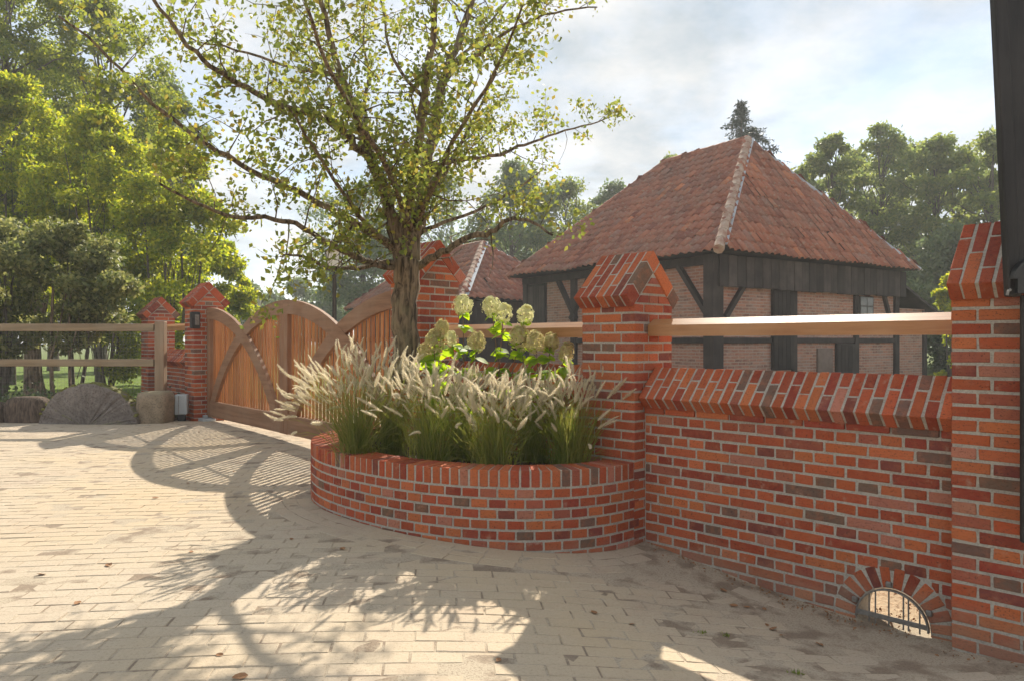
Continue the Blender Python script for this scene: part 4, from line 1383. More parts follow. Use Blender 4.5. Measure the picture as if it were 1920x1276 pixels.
def tree(name, label, x, y, h, cw, cd, cbot, nl, ls, mat, seed, nblob=26, bark=M_BARKF, group=None, cat='tree', rtrunk=None, top=0.8, z0=-0.05, br=(0.16, 0.30), shell=0.45, stems=1):
    """tapered trunk and limbs, crown of leaf clumps filling an egg from cbot to h"""
    r = random.Random(seed); rng = np.random.default_rng(seed)
    F = T(x, y, 0)
    th = thing(name, label, cat, F @ T(0, 0, z0), group)
    rt = rtrunk or 0.022 * h
    tr = MB()
    hc = h - cbot
    blobs, tries = [], 0
    while len(blobs) < nblob and tries < 4000:
        tries += 1
        u = r.uniform(0.02, 1.0)
        prof = math.sin(math.pi * min(1, max(0.0, u)) ** top) ** 0.75 if u < 1 else 0
        an = r.uniform(0, 2 * math.pi); rad = math.sqrt(r.random()) * 0.86
        k = r.uniform(*br)
        bx, by, bz = math.cos(an) * rad * cw * prof, math.sin(an) * rad * cd * prof, cbot + u * hc * 0.93
        rr_ = k * (cw + cd) * 0.5 * r.uniform(0.8, 1.2)
        bz = min(bz, h - rr_ * 0.75)
        blobs.append(((bx, by, bz), (rr_ * r.uniform(.9, 1.3), rr_ * r.uniform(.9, 1.3), rr_ * r.uniform(.6, .95))))
    for s_ in range(stems):
        ox, oy = (r.uniform(-.35, .35) * cw, r.uniform(-.35, .35) * cd) if stems > 1 else (0, 0)
        zt = h * 0.86 if stems == 1 else r.uniform(.55, .85) * h
        lx, ly = r.uniform(-.06, .06) * h + ox, r.uniform(-.06, .06) * h + oy
        pts = [(ox * .3, oy * .3, z0 - 0.1), (ox * .32, oy * .32, h * .08), (ox * .5 + lx * .2, oy * .5 + ly * .2, h * .3), (lx * .7, ly * .7, h * .6), (lx, ly, zt)]
        rs = rt / (1 if stems == 1 else 1.8)
        tr.tube(pts, [rs * 1.35, rs, rs * .82, rs * .5, rs * .12], 9, False)
    for (c, rr_) in blobs[:: (3 if stems > 1 else (1 if nblob < 40 else 2))]:
        zb = max(h * 0.12, min(h * .75, c[2] - r.uniform(.12, .3) * hc))
        limb(tr, (0.0, 0.0, zb) if stems == 1 else (c[0] * .3, c[1] * .3, max(0.1, zb * .6)), c, rt * (.34 if stems == 1 else .16) * (1 - zb / h * .6), rt * .05, r, 4, 0.15)
    tr.build('trunk', bark, th, F, smooth=True)
    P = blob_points(blobs, nl, rng, shell)
    P = P[P[:, 2] > 0.05]
    v, f = leaf_quads(P, ls, rng=rng)
    obj('crown', np_mesh('crown', v, f), mat, th, F)
    return th

# ------------------------------------------------------------------ the tree in the planter
TB = Vector((-0.82, 5.66, 0.36))
hero = thing('planter_tree', 'spreading half-bare tree with amber-green leaves growing in the brick planter', 'tree', T(*TB))
YT = TB.y
def pxp(px, py, dy): return at(px, py, YT + dy)
LIMBS = [  # (points (photo px, photo py, depth offset), start radius, end radius)
 ([(762, 720, 0), (761, 640, 0), (759, 560, 0), (763, 510, 0), (768, 478, 0)], 0.115, 0.10),
 ([(768, 490, 0), (778, 430, .05), (786, 395, .10), (800, 320, .22), (815, 230, .36), (838, 130, .52), (865, 60, .64), (890, -30, .8), (905, -120, .9), (912, -220, 1.0)], 0.080, 0.014),
 ([(764, 486, 0), (760, 420, -.08), (772, 330, -.2), (792, 210, -.38), (806, 110, -.5), (814, 20, -.6), (820, -90, -.7), (812, -200, -.8)], 0.052, 0.010),
 ([(760, 490, 0), (742, 440, -.03), (730, 395, -.06), (716, 345, -.12), (692, 292, -.2), (664, 215, -.32), (640, 140, -.42), (618, 60, -.5), (596, -30, -.6), (585, -140, -.7)], 0.070, 0.010),
 ([(705, 318, -.15), (676, 283, -.3), (645, 250, -.45), (609, 218, -.6), (560, 207, -.75), (505, 190, -.9), (460, 165, -1.05), (420, 140, -1.2), (380, 112, -1.3), (340, 70, -1.4), (300, 15, -1.5), (265, -40, -1.6)], 0.036, 0.009),
 ([(752, 478, 0), (715, 451, -.05), (668, 420, -.12), (617, 391, -.2), (555, 360, -.3), (489, 327, -.42), (440, 300, -.52), (391, 275, -.6), (323, 226, -.7), (270, 178, -.8), (226, 132, -.85), (162, 68, -.9), (110, 30, -.95)], 0.036, 0.007),
 ([(748, 498, 0), (710, 494, -.12), (672, 486, -.25), (635, 467, -.4), (597, 442, -.55), (555, 421, -.7), (517, 410, -.85), (447, 406, -1.05), (400, 395, -1.2), (350, 372, -1.35), (300, 345, -1.45)], 0.034, 0.007),
 ([(742, 500, 0), (705, 499, -.25), (665, 501, -.5), (628, 504, -.72), (600, 495, -.9), (560, 478, -1.1), (530, 480, -1.25)], 0.024, 0.006),
 ([(778, 500, 0), (808, 484, -.08), (838, 468, -.16), (880, 446, -.28), (922, 436, -.38), (945, 417, -.45), (975, 410, -.52), (1010, 424, -.6), (1036, 441, -.66)], 0.036, 0.007),
 ([(799, 322, .2), (830, 308, .3), (865, 299, .45), (920, 294, .6), (970, 276, .75), (1012, 261, .88), (1060, 245, 1.0), (1108, 233, 1.1), (1142, 220, 1.15)], 0.026, 0.005),
 ([(782, 440, .04), (815, 424, .15), (851, 412, .28), (913, 387, .45), (963, 358, .6), (1005, 329, .72), (1020, 315, .8)], 0.022, 0.005),
 ([(830, 160, .45), (859, 120, .3), (892, 104, .15), (942, 66, 0), (1000, 36, -.15), (1060, 20, -.25), (1120, 14, -.3)], 0.024, 0.005),
 ([(650, 165, -.38), (630, 142, -.3), (590, 136, -.2), (559, 129, -.1), (488, 108, .1), (421, 87, .25), (370, 78, .35), (320, 50, .45)], 0.020, 0.005),
 ([(700, 300, -.17), (690, 250, .1), (684, 200, .3), (690, 130, .5), (680, 60, .7), (690, -20, .9)], 0.024, 0.006),
 ([(786, 395, .1), (830, 330, .4), (875, 250, .7), (915, 170, .9), (945, 100, 1.0)], 0.026, 0.006),
 ([(770, 430, -.02), (740, 350, -.6), (700, 270, -1.1), (650, 190, -1.5), (600, 90, -1.9), (560, -40, -2.2)], 0.028, 0.006),
 ([(780, 420, -.02), (820, 330, -.5), (870, 230, -.9), (930, 130, -1.2), (980, 10, -1.5)], 0.026, 0.006),
 ([(745, 470, .0), (690, 420, -.3), (640, 360, -.6), (590, 280, -.9), (540, 200, -1.2)], 0.024, 0.006),
 ([(820, 210, .38), (760, 150, .2), (730, 90, .1), (720, 20, 0), (700, -60, -.1)], 0.020, 0.005),
 ([(838, 130, .52), (880, 90, .9), (930, 30, 1.2), (980, -40, 1.5)], 0.018, 0.005),
]
hb = MB()
rh = random.Random(21)
tips = []
def smooth_pts(pts, m=3):
    out = []
    for i in range(len(pts) - 1):
        p0, p1, p2, p3 = pts[max(i - 1, 0)], pts[i], pts[i + 1], pts[min(i + 2, len(pts) - 1)]
        for k in range(m):
            u = k / m
            out.append(0.5 * ((2 * p1) + (p2 - p0) * u + (2 * p0 - 5 * p1 + 4 * p2 - p3) * u * u + (3 * p1 - p0 - 3 * p2 + p3) * u ** 3))
    out.append(pts[-1])
    return out
for li, (raw, r0, r1) in enumerate(LIMBS):
    pts = smooth_pts([pxp(*p) for p in raw])
    n = len(pts)
    for k in range(1, n - 1):
        rr_ = r0 + (r1 - r0) * k / n
        pts[k] = pts[k] + Vector((rh.uniform(-1, 1), rh.uniform(-1, 1), rh.uniform(-1, 1))) * min(0.018, rr_ * 0.35 + 0.004)
    rad = [r0 + (r1 - r0) * (k / (n - 1)) ** 0.75 for k in range(n)]
    if li == 0: rad = [0.125, 0.112, 0.104] + [0.101] * (n - 6) + [0.106, 0.112, 0.105]
    hb.tube(pts, rad, 12 if r0 > 0.05 else 8, True)
    if li == 0: continue
    # side twigs
    acc = 0.0
    for k in range(2, n):
        seg = (pts[k] - pts[k - 1]).length
        acc += seg
        frac = k / n
        while acc > 0.115:
            acc -= 0.115
            if frac < 0.12 and rh.random() < 0.6: continue
            t_ = (pts[k] - pts[k - 1]).normalized()
            d = Vector((rh.gauss(0, 1), rh.gauss(0, 1), rh.gauss(0.15, 1))).normalized()
            d = (d - t_ * d.dot(t_) * 0.4 + t_ * 0.35).normalized()
            L = rh.uniform(0.18, 0.62) * (1.0 if frac < .85 else .7)
            p0 = pts[k]
            tw = [p0]
            for q in range(4):
                d = (d + Vector((rh.gauss(0, .25), rh.gauss(0, .25), rh.gauss(0.05, .22)))).normalized()
                tw.append(tw[-1] + d * L / 4)
            rb = max(0.003, min(0.010, rad[k] * 0.35))
            hb.tube(tw, [rb, rb * .8, rb * .6, rb * .45, rb * .3], 5, False)
            for q in range(1, 5): tips.append((tw[q], 0.5 + 0.14 * q))
            if rh.random() < 0.75:
                d2 = (d + Vector((rh.gauss(0, .9), rh.gauss(0, .9), rh.gauss(0, .9)))).normalized()
                e = tw[2] + d2 * L * 0.5
                hb.tube([tw[2], tw[2].lerp(e, .5) + Vector((0, 0, .01)), e], [rb * .6, rb * .4, rb * .2], 4, False)
                tips.append((e, 1.0)); tips.append((tw[2].lerp(e, .6), .8))
hb.build('trunk', M_BARK, hero, smooth=True)
rg = np.random.default_rng(5)
cl = []
for (p, w) in tips:
    kz = max(p.z, 0) / math.tan(R(SUN_EL))
    gx, gy = p.x - math.sin(SUN_AZ) * kz, p.y - math.cos(SUN_AZ) * kz
    k1 = (p.z - 1.0) / math.tan(R(SUN_EL))
    hx, hy = p.x - math.sin(SUN_AZ) * k1, p.y - math.cos(SUN_AZ) * k1
    if p.z > 1.0 and -1.9 < hx < 0.8 and 4.2 < hy < 5.75 and rh.random() < 0.72: continue
    if gy > 0.5:
        sx, sy = 960 + FPX * gx / gy, 638 + FPX * CAM_H / gy
        if sx < 440 and sy < 1215 and rh.random() < 0.82: continue
        if sx < 600 and sy < 1000 and rh.random() < 0.7: continue
        if 440 <= sx < 900 and 1110 < sy < 1290 and rh.random() < 0.6: continue
        if 900 <= sx < 1500 and 1080 < sy < 1290 and rh.random() < 0.35: continue
    if rh.random() < 0.10: continue
    m = rh.randint(7, 22)
    cl.append(np.array(p) + rg.normal(0, 0.05, (m, 3)))
P = np.concatenate(cl)
v, f = leaf_quads(P, 0.037, 1.5, up=0.1, jitter=0.55, rng=rg)
v = v - np.array(TB)
obj('crown', np_mesh('crown', v, f), M_HERO, hero, T(*TB))
print('hero leaves', len(P))
# small shoots of bright leaves on the trunk and the low limbs
# ------------------------------------------------------------------ fountain grasses
def plume_mesh(seed):
    rg_ = np.random.default_rng(seed)
    L = 0.145
    v, f = [], []
    n = 460
    for i in range(n):
        u = rg_.uniform(0.0, 1.0)
        a = rg_.uniform(0, 2 * math.pi)
        prof = math.sin(math.pi * min(1.0, u * 0.90 + 0.10)) ** 0.6
        r = 0.019 * prof + 0.004
        base = np.array([0, 0, u * L])
        tip = np.array([math.cos(a) * r * rg_.uniform(.7, 1.4), math.sin(a) * r * rg_.uniform(.7, 1.4), u * L + rg_.uniform(0.010, 0.026)])
        sd = np.array([-math.sin(a), math.cos(a), 0]) * 0.0008
        k = len(v)
        v += [base + sd, base - sd, tip]
        f.append([k, k + 1, k + 2])
    for i in range(120):                            # spikelets
        u = rg_.uniform(0.0, 0.97); a = rg_.uniform(0, 2 * math.pi)
        prof = math.sin(math.pi * min(1.0, u * 0.92 + 0.08)) ** 0.6
        r = 0.010 * prof + 0.002
        c = np.array([math.cos(a) * r * .4, math.sin(a) * r * .4, u * L])
        tip = np.array([math.cos(a) * r * 1.3, math.sin(a) * r * 1.3, u * L + 0.010])
        sd = np.array([-math.sin(a), math.cos(a), 0]) * 0.0024
        k = len(v)
        v += [c + (tip - c) * .4 + sd, c, c + (tip - c) * .4 - sd, tip]
        f.append([k, k + 1, k + 2]); f.append([k, k + 2, k + 3])
    m = np_mesh('plume', v, f)
    m.materials.append(M_PLUME)
    return m
PLUMES = [plume_mesh(100 + i) for i in range(5)]
def bend(mesh, amt):
    m = mesh.copy()
    for vv in m.vertices:
        u = vv.co.z / 0.15
        vv.co.x += amt * u * u * 0.15
    return m
PLUMES += [bend(PLUMES[0], .35), bend(PLUMES[1], .55), bend(PLUMES[2], -.4), bend(PLUMES[3], .8), bend(PLUMES[4], -.6)]

def grass_clump(px, Y, label, h=0.62, spread=0.30, nb=420, npl=52, seed=0, lean=(0, 0), wild=0.0):
    r = random.Random(seed)
    x = (px - 960) / FPX * Y
    base = Vector((x, Y, 0.365))
    th = thing('fountain_grass', label, 'grass', T(*base), 'fountain grasses in the planter')
    v, f = [], []
    def strip(pts, w0):
        k = len(v)
        for i, p in enumerate(pts):
            t_ = (pts[min(i + 1, len(pts) - 1)] - pts[max(i - 1, 0)]).normalized()
            sd = t_.cross(Vector((r.uniform(-.2, .2) + .6, .8, 0.1))).normalized() if i == 0 else strip.sd
            strip.sd = sd
            w = w0 * (1 - i / (len(pts) - 1)) ** 0.6 + 0.0004
            v.append(p + sd * w); v.append(p - sd * w)
        for i in range(len(pts) - 1):
            a = k + 2 * i
            f.append([a, a + 1, a + 3, a + 2])
    def curve(az, tilt, L, droop, n=6, b=None):
        p = Vector((r.gauss(0, .05), r.gauss(0, .05), 0)) if b is None else b
        pts = [p.copy()]
        el = tilt
        for i in range(n):
            el += droop * (i + 1) / n / n + r.gauss(0, .05); az += r.gauss(0, .12)
            d = Vector((math.cos(az) * math.sin(el) + lean[0] * .02, math.sin(az) * math.sin(el) + lean[1] * .02, math.cos(el)))
            p = p + d * (L / n)
            pts.append(p.copy())
        return pts
    for i in range(nb):
        az = r.uniform(0, 2 * math.pi)
        pts = curve(az, abs(r.gauss(0.06, .16)) * (spread / .3), h * r.uniform(.55, 1.12), r.uniform(.3, 2.0))
        strip(pts, r.uniform(.0016, .0030))
    for i in range(nb // 5):
        pts = curve(r.uniform(0, 6.28), abs(r.gauss(.5, .3)), h * r.uniform(.4, .9), r.uniform(1.5, 3.5))
        strip(pts, r.uniform(.0012, .0024))
    for i in range(npl):
        az = r.uniform(0, 2 * math.pi)
        if wild and r.random() < wild:
            az = math.pi + r.uniform(-.55, .75); tl = r.uniform(.25, .62); L = h * r.uniform(.80, 1.10); dr = r.uniform(.4, 1.3)
        else:
            tl = abs(r.gauss(.14, .24)) * (spread / .3); L = h * (r.uniform(.85, 1.25) if r.random() < .8 else r.uniform(.65, .95)); dr = r.uniform(.1, .95)
        pts = curve(az, tl, L, dr, 7)
        strip(pts, 0.0011)
        d = (pts[-1] - pts[-2]).normalized()
        q = d.to_track_quat('Z', 'Y').to_matrix().to_4x4()
        s = r.uniform(.42, .88)
        obj('plume', PLUMES[r.randrange(len(PLUMES))], None, th, T(*(base + pts[-1])) @ q @ Matrix.Rotation(r.uniform(0, 6.28), 4, 'Z') @ Matrix.Scale(s, 4))
    m = py_mesh('blades', v, f, True)
    obj('blades', m, M_BLADE, th, T(*base))
grass_clump(672, 5.02, 'leftmost fountain grass clump, its cream plumes arching out over the planter rim', 0.64, .38, 300, 150, 1, (-1.0, 0), .45)
grass_clump(806, 4.80, 'second fountain grass clump from the left at the planter front', 0.55, .34, 280, 105, 2)
grass_clump(925, 4.62, 'third fountain grass clump from the left, at the middle of the planter front', 0.47, .34, 300, 105, 3)
grass_clump(1068, 4.70, 'rightmost fountain grass clump, against the brick pillar', 0.50, .32, 320, 95, 4, (.2, 0))
grass_clump(735, 5.35, 'fountain grass clump right in front of the tree trunk', 0.60, .36, 240, 120, 5)
grass_clump(868, 5.12, 'back fountain grass clump below the tallest hydrangea heads', 0.47, .32, 220, 90, 6)
grass_clump(1000, 5.0, 'back fountain grass clump below the fading hydrangea heads', 0.45, .32, 220, 85, 7)

# ------------------------------------------------------------------ hydrangeas
def head_mesh(seed, mat, cone=1.15):
    rg_ = np.random.default_rng(seed)
    v, f = [], []
    n = 300
    for i in range(n):
        d = rg_.normal(size=3); d /= np.linalg.norm(d)
        if d[2] < -0.75: d[2] *= -1
        r = rg_.uniform(.66, 1.02) * (1 - 0.22 * max(d[2], 0)) * (1 + .16 * math.sin(5 * d[0] + seed) * math.cos(4 * d[1] + 2 * d[2]))
        c = np.array([d[0], d[1], d[2] * cone]) * r
        a = rg_.normal(size=3); a -= a.dot(d) * d; a /= np.linalg.norm(a); b = np.cross(d, a)
        s = rg_.uniform(.12, .20)
        k = len(v)
        lift = d * 0.05
        for (p, q) in ((a, b), (b, -a), (-a, -b), (-b, a)):     # four petals
            k = len(v)
            v += [c, c + (p * .75 + q * .45) * s + lift, c + (p + q * 0) * s * 1.25 + lift * 1.2, c + (p * .75 - q * .45) * s + lift]
            f.append([k, k + 1, k + 2, k + 3])
    m = np_mesh('flower_head', np.array(v) * 0.072, f)
    m.materials.append(mat)
    return m
HEADS = [head_mesh(i, M_HYD_FL, 1.25 + .15 * (i % 3)) for i in range(3)]
HEADS2 = [head_mesh(10 + i, M_HYD_FL2, 1.3 + .2 * (i % 3)) for i in range(3)]
def hyd_leaf():
    xs = [0, .25, .55, .8, 1.0]; ws = [.04, .30, .36, .2, .01]
    v, f = [], []
    for x, w in zip(xs, ws): v += [(x, -w, .08 * abs(w) - .25 * x * x), (x, 0, -.25 * x * x), (x, w, .08 * abs(w) - .25 * x * x)]
    for i in range(4):
        a = 3 * i
        f += [[a, a + 3, a + 4, a + 1], [a + 1, a + 4, a + 5, a + 2]]
    return v, f
HL_V, HL_F = hyd_leaf()
M_STEM = simple('reddish_brown_stem', (0.14, 0.075, 0.045), (0.22, 0.13, 0.075), 20, 3, 0.8, 0.2, 0.002)
def hydrangea(px, Y, heads, label, seed):
    r = random.Random(seed)
    base = Vector(((px - 960) / FPX * Y, Y, 0.365))
    th = thing('hydrangea', label, 'hydrangea', T(*base), 'panicle hydrangeas in the planter')
    lf = MB()
    for (hx, hy, dy, kind, sz) in heads:
        top = at(hx, hy, Y + dy)
        p0 = base + Vector((r.uniform(-.05, .05), r.uniform(-.05, .05), 0))
        pts = []
        for k in range(8):
            u = k / 7
            pts.append(Vector((p0.x + (top.x - p0.x) * u ** 1.4, p0.y + (top.y - p0.y) * u ** 1.2, p0.z + (top.z - p0.z) * u)))
        MB().tube(pts, [.0055 - .0004 * k for k in range(8)], 6, False).build('stem', M_STEM, th, smooth=True)
        d = (pts[-1] - pts[-2]).normalized()
        me = (HEADS if kind == 0 else HEADS2)[r.randrange(3)]
        obj('flower_head', me, None, th, T(*(top)) @ (d + Vector((r.uniform(-.25, .25), r.uniform(-.25, .25), 0))).to_track_quat('Z', 'Y').to_matrix().to_4x4() @ Matrix.Rotation(r.uniform(0, 6), 4, 'Z') @ Matrix.Scale(sz, 4))
        for k in range(2, 8):
            for s_ in range(4 if k < 5 else 6):
                a = r.uniform(0, 6.28)
                L = r.uniform(.06, .12) * (1 if k < 7 else .75)
                X = Vector((math.cos(a), math.sin(a), r.uniform(-.1, .6))).normalized()
                Z = (Vector((0, 0, 1)) - X * X.z).normalized()
                pp = pts[k] if k < 7 else pts[k] - d * .06
                lf.add([(q[0] * L, q[1] * L, q[2] * L) for q in HL_V], HL_F, frame(pp, X, Z.cross(X), Z) @ Matrix.Rotation(r.gauss(0, .7), 4, 'X') @ Matrix.Rotation(r.uniform(-.2, .8), 4, 'Y'))
    lf.build('leaves', M_HYD_LEAF, th, smooth=True)
hydrangea(880, 5.32, [(868, 572, .0, 0, 1.0), (893, 640, -.05, 1, .95), (846, 634, -.08, 0, .62)], 'hydrangea with the tallest cream flower head, next to the gate pillar', 1)
hydrangea(935, 5.28, [(921, 574, .0, 0, .95), (944, 588, -.06, 0, .86), (985, 590, .05, 0, .86)], 'hydrangea with three cream heads and bright lime leaves in the middle', 2)
hydrangea(1010, 5.15, [(974, 634, .0, 1, 1.05), (1004, 641, -.06, 1, 1.0), (1032, 642, .05, 1, .9), (1062, 660, .02, 1, .8)], 'hydrangea with four fading olive-pink heads beside the brick pillar', 3)
hydrangea(822, 5.30, [(828, 618, .02, 1, .85), (815, 642, -.04, 1, 1.05), (796, 660, .03, 1, .75)], 'hydrangea with dull brownish heads close to the tree trunk', 4)

# ------------------------------------------------------------------ shrubs and trees around
def pos(px, Y): return (px - 960) / FPX * Y
def zat(py, Y): return CAM_H + (638 - py) / FPX * Y
GL = 'shrubs behind the timber fence'
# dark evergreens just behind the fence
tree('evergreen_shrub', 'dark evergreen shrub filling the left edge behind the fence', pos(0, 12.3), 12.3, 3.55, 1.25, 1.0, 1.0, 14000, .085, M_LF_DARK, 31, 34, M_BARKF, GL, 'shrub', .06, .9, stems=4)
tree('evergreen_shrub', 'dark evergreen shrub behind the fence, above the millstone', pos(138, 12.4), 12.4, 3.35, 1.05, 1.0, 1.15, 13000, .085, M_LF_DARK, 32, 30, M_BARKF, GL, 'shrub', .06, .9, stems=3)
tree('evergreen_shrub', 'olive brown shrub behind the fence post, beside the small far pillar', pos(205, 14.8), 14.8, 3.6, 1.1, .9, 0.35, 10000, .075, M_LF_MID, 33, 24, M_BARKF, GL, 'shrub', .05, .9, stems=4)
# sunlit leafy bushes further back
GB = 'sunlit bushes beyond the fence'
tree('leafy_bush', 'yellow-green sunlit bush behind the two far brick pillars', pos(325, 17.5), 17.5, 6.6, 1.85, 1.5, 0.1, 34000, .105, M_LF_YG, 34, 80, M_BARKF, GB, 'bush', .07, 1.0, stems=4, br=(.13, .24), shell=.2)
tree('leafy_bush', 'yellow-green bush above the far gate pillar, nearest the sky gap', pos(410, 21), 21.0, 4.4, 1.3, 1.2, 0.1, 15000, .12, M_LF_YG, 35, 52, M_BARKF, GB, 'bush', .06, 1.0, stems=3, br=(.13, .24), shell=.2)
tree('leafy_bush', 'lime green sunlit bush high behind the dark evergreens', pos(190, 18.5), 18.5, 7.4, 2.2, 1.6, 1.2, 36000, .11, M_LF_YG, 36, 88, M_BARKF, GB, 'bush', .08, 1.0, stems=3, br=(.13, .24), shell=.2)
tree('leafy_bush', 'tall yellow-green bush at the left picture edge', pos(25, 19.0), 19.0, 8.6, 2.3, 1.8, 1.4, 36000, .11, M_LF_YG, 37, 88, M_BARKF, GB, 'bush', .08, 1.0, stems=3, br=(.13, .24), shell=.2)
# tall trees on the left
GT = 'tall trees on the left'
tree('tall_tree', 'tall leafy tree at the top left corner, lit through its leaves', pos(10, 23), 23.0, 14.5, 3.6, 2.8, 2.6, 48000, .125, M_LF_MID, 41, 130, M_BARKF, GT, 'tree', .2, 1.25, br=(.10, .2), shell=.2)
tree('tall_tree', 'tall tree with a dark forked trunk left of the sky gap', pos(190, 25), 25.0, 13.5, 3.2, 2.6, 3.0, 42000, .125, M_LF_MID, 42, 120, M_BARKF, GT, 'tree', .18, 1.25, br=(.10, .2), shell=.2)
tree('tall_tree', 'blue-green tree bordering the sky gap, behind the amber branches', pos(318, 30), 30.0, 12.6, 2.5, 2.2, 1.0, 22000, .17, M_LF_FAR, 43, 90, M_BARKF, GT, 'tree', .18, 1.25, br=(.12, .22), shell=.25)
tree('tall_tree', 'tall thin-leaved tree filling the gap between the two left corner trees', pos(100, 28), 28.0, 13.0, 3.0, 2.4, 2.4, 30000, .14, M_LF_YG, 44, 110, M_BARKF, GT, 'tree', .18, 1.25, br=(.10, .2), shell=.2)
# far woods
GF = 'trees of the far wood'
far = [(505, 62, 548, 5.6, 'low far tree right behind the small lamp post'), (560, 66, 522, 6.0, 'far rounded tree between the small lamp post and the tall one'),
       (455, 58, 528, 5.0, 'far tree low over the left gate leaf'), (612, 60, 540, 5.2, 'far tree behind the tall lamp post')]
for i, (px, Y, py, w, lab) in enumerate(far):
    tree('far_tree', lab, pos(px, Y), Y, zat(py, Y), w * .5, w * .5, 0.3, 6500, .30, M_LF_FAR, 50 + i, 30, M_BARKF, GF, 'tree', .15, 1.25)
mid = [(690, 42, 330, 4.4, M_LF_FAR, 'dark blue-green tree left behind the planter tree'), (830, 46, 305, 4.6, M_LF_FAR, 'blue-green tree hidden behind the planter tree trunk fork'),
       (965, 40, 292, 3.6, M_LF_FAR, 'rounded blue-green tree right of the planter tree'), (1060, 42, 318, 3.5, M_LF_OAK, 'green tree just left of the barn roof'),
       (1150, 44, 330, 2.6, M_LF_FAR, 'small tree peeping over the left slope of the barn roof'), (1262, 38, 268, 2.0, M_LF_OAK, 'sparse tree top over the barn ridge'),
       (740, 50, 420, 5.0, M_LF_FAR, 'low far tree behind the second barn'), (1010, 48, 400, 5.0, M_LF_FAR, 'low dark tree between the two barn roofs')]
for i, (px, Y, py, w, m, lab) in enumerate(mid):
    tree('wood_tree', lab, pos(px, Y), Y, zat(py, Y), w, w, zat(py, Y) * .2, 12000, .22, m, 60 + i, 80, M_BARKF, GF, 'tree', .2, 1.25, br=(.12, .22), shell=.25)
GRT = 'tall trees behind the barn on the right'
right = [(1560, 33, 226, 2.0, 'feathery tree right of the barn hip, left one of the tall row'), (1650, 35, 212, 2.5, 'tallest feathery tree behind the right barn slope'),
         (1760, 32, 240, 2.4, 'broad feathery tree behind the right barn slope'), (1855, 30, 225, 2.5, 'feathery tree next to the black timber at the right'),
         (1510, 36, 300, 1.9, 'small tree touching the right roof hip'), (1605, 40, 262, 2.6, 'tree filling the gap behind the two left feathery trees'),
         (1705, 40, 258, 2.8, 'tree filling the gap behind the two middle feathery trees'), (1810, 38, 262, 2.8, 'tree filling the gap behind the two right feathery trees')]
for i, (px, Y, py, w, lab) in enumerate(right):
    tree('feathery_tree', lab, pos(px, Y), Y, zat(py, Y), w * 1.25, w, zat(py, Y) * .15, 15000, .19, M_LF_OAK, 70 + i, 95, M_BARKF, GRT, 'tree', .15, 1.25, br=(.10, .2), shell=.2)
GU = 'undergrowth behind the barn'
for i, (px, Y, py, w, lab) in enumerate([(1640, 28, 470, 3.0, 'dense dark bush close behind the right barn slope'), (1790, 27, 420, 2.6, 'dense dark bush behind the near brick pillar cap'), (1880, 26, 430, 2.6, 'dense bush behind the black timber')]):
    tree('dense_bush', lab, pos(px, Y), Y, zat(py, Y), w, 1.8, 0.2, 11000, .16, M_LF_FAR, 80 + i, 40, M_BARKF, GU, 'bush', .08, 1.0, stems=3)
tree('bright_bush', 'bright lime bush between the barn lean-to and the near pillar', pos(1782, 20.5), 20.5, zat(505, 20.5), .75, .8, 0.1, 6000, .11, M_LF_YG, 90, 20, M_BARKF, None, 'bush', .05, .75, stems=3)

# spruce behind the barn apex
def spruce(px, Y, pyt, label):
    x, h = pos(px, Y), zat(pyt, Y)
    r = random.Random(99)
    th = thing('spruce', label, 'tree', T(x, Y, 0))
    tr = MB().tube([(0, 0, -.1), (0, 0, h * .5), (0, 0, h)], [.2, .12, .01], 8, False)
    C = []
    z = h * .25
    while z < h - .05:
        k = (h - z) / h
        nb = 6
        for b in range(nb):
            a = r.uniform(0, 6.28); L = max(.12, k * 10.5 * r.uniform(.55, 1.1))
            dz = -L * r.uniform(.15, .4)
            e = Vector((math.cos(a) * L, math.sin(a) * L, z + dz))
            tr.tube([(0, 0, z), e], [.025 * k + .008, .004], 4, False)
            for q in range(int(26 + 40 * L)):
                u = r.uniform(.15, 1.0)
                p = Vector((0, 0, z)).lerp(e, u)
                C.append((p.x + r.gauss(0, .07 + .05 * L * (1 - u)), p.y + r.gauss(0, .07 + .05 * L * (1 - u)), p.z - abs(r.gauss(0, .10))))
        z += .22 + .14 * k
    tr.build('trunk', M_BARKF, th, T(x, Y, 0))
    v, f = leaf_quads(np.array(C), .17, 3.0, up=.8, rng=np.random.default_rng(4))
    obj('crown', np_mesh('crown', v, f), M_LF_SPRUCE, th, T(x, Y, 0))
spruce(1390, 34, 186, 'dark pointed spruce standing up behind the barn apex')

# dark stems and lawn seen under the shrubs on the left
GS = 'thin trunks under the shrubs'
for i, (px, Y, wpx, lab) in enumerate([(97, 12.0, 7, 'thin dark trunk seen between the fence rails, left one of a pair'), (131, 12.1, 5, 'thin dark trunk seen between the fence rails, right one of a pair'), (62, 14.5, 30, 'thick dark trunk behind the fence near the left edge')]):
    x = pos(px, Y); w = wpx / FPX * Y / 2
    th = thing('shrub_trunk', lab, 'trunk', T(x, Y, 0), GS)
    MB().tube([(x + .06, Y, -.1), (x, Y, .5), (x - .05, Y + .05, 1.2), (x + .03, Y, 2.2)], [w * 1.4, w, w * .9, w * .6], 8, False).build('stem', M_BARK, th, smooth=True)
    MB().tube([(x - .02, Y, .9), (x + .12, Y, 1.4), (x + .2, Y + .1, 2.1)], [w * .6, w * .5, w * .3], 6, False).build('side_branch', M_BARK, th, smooth=True)

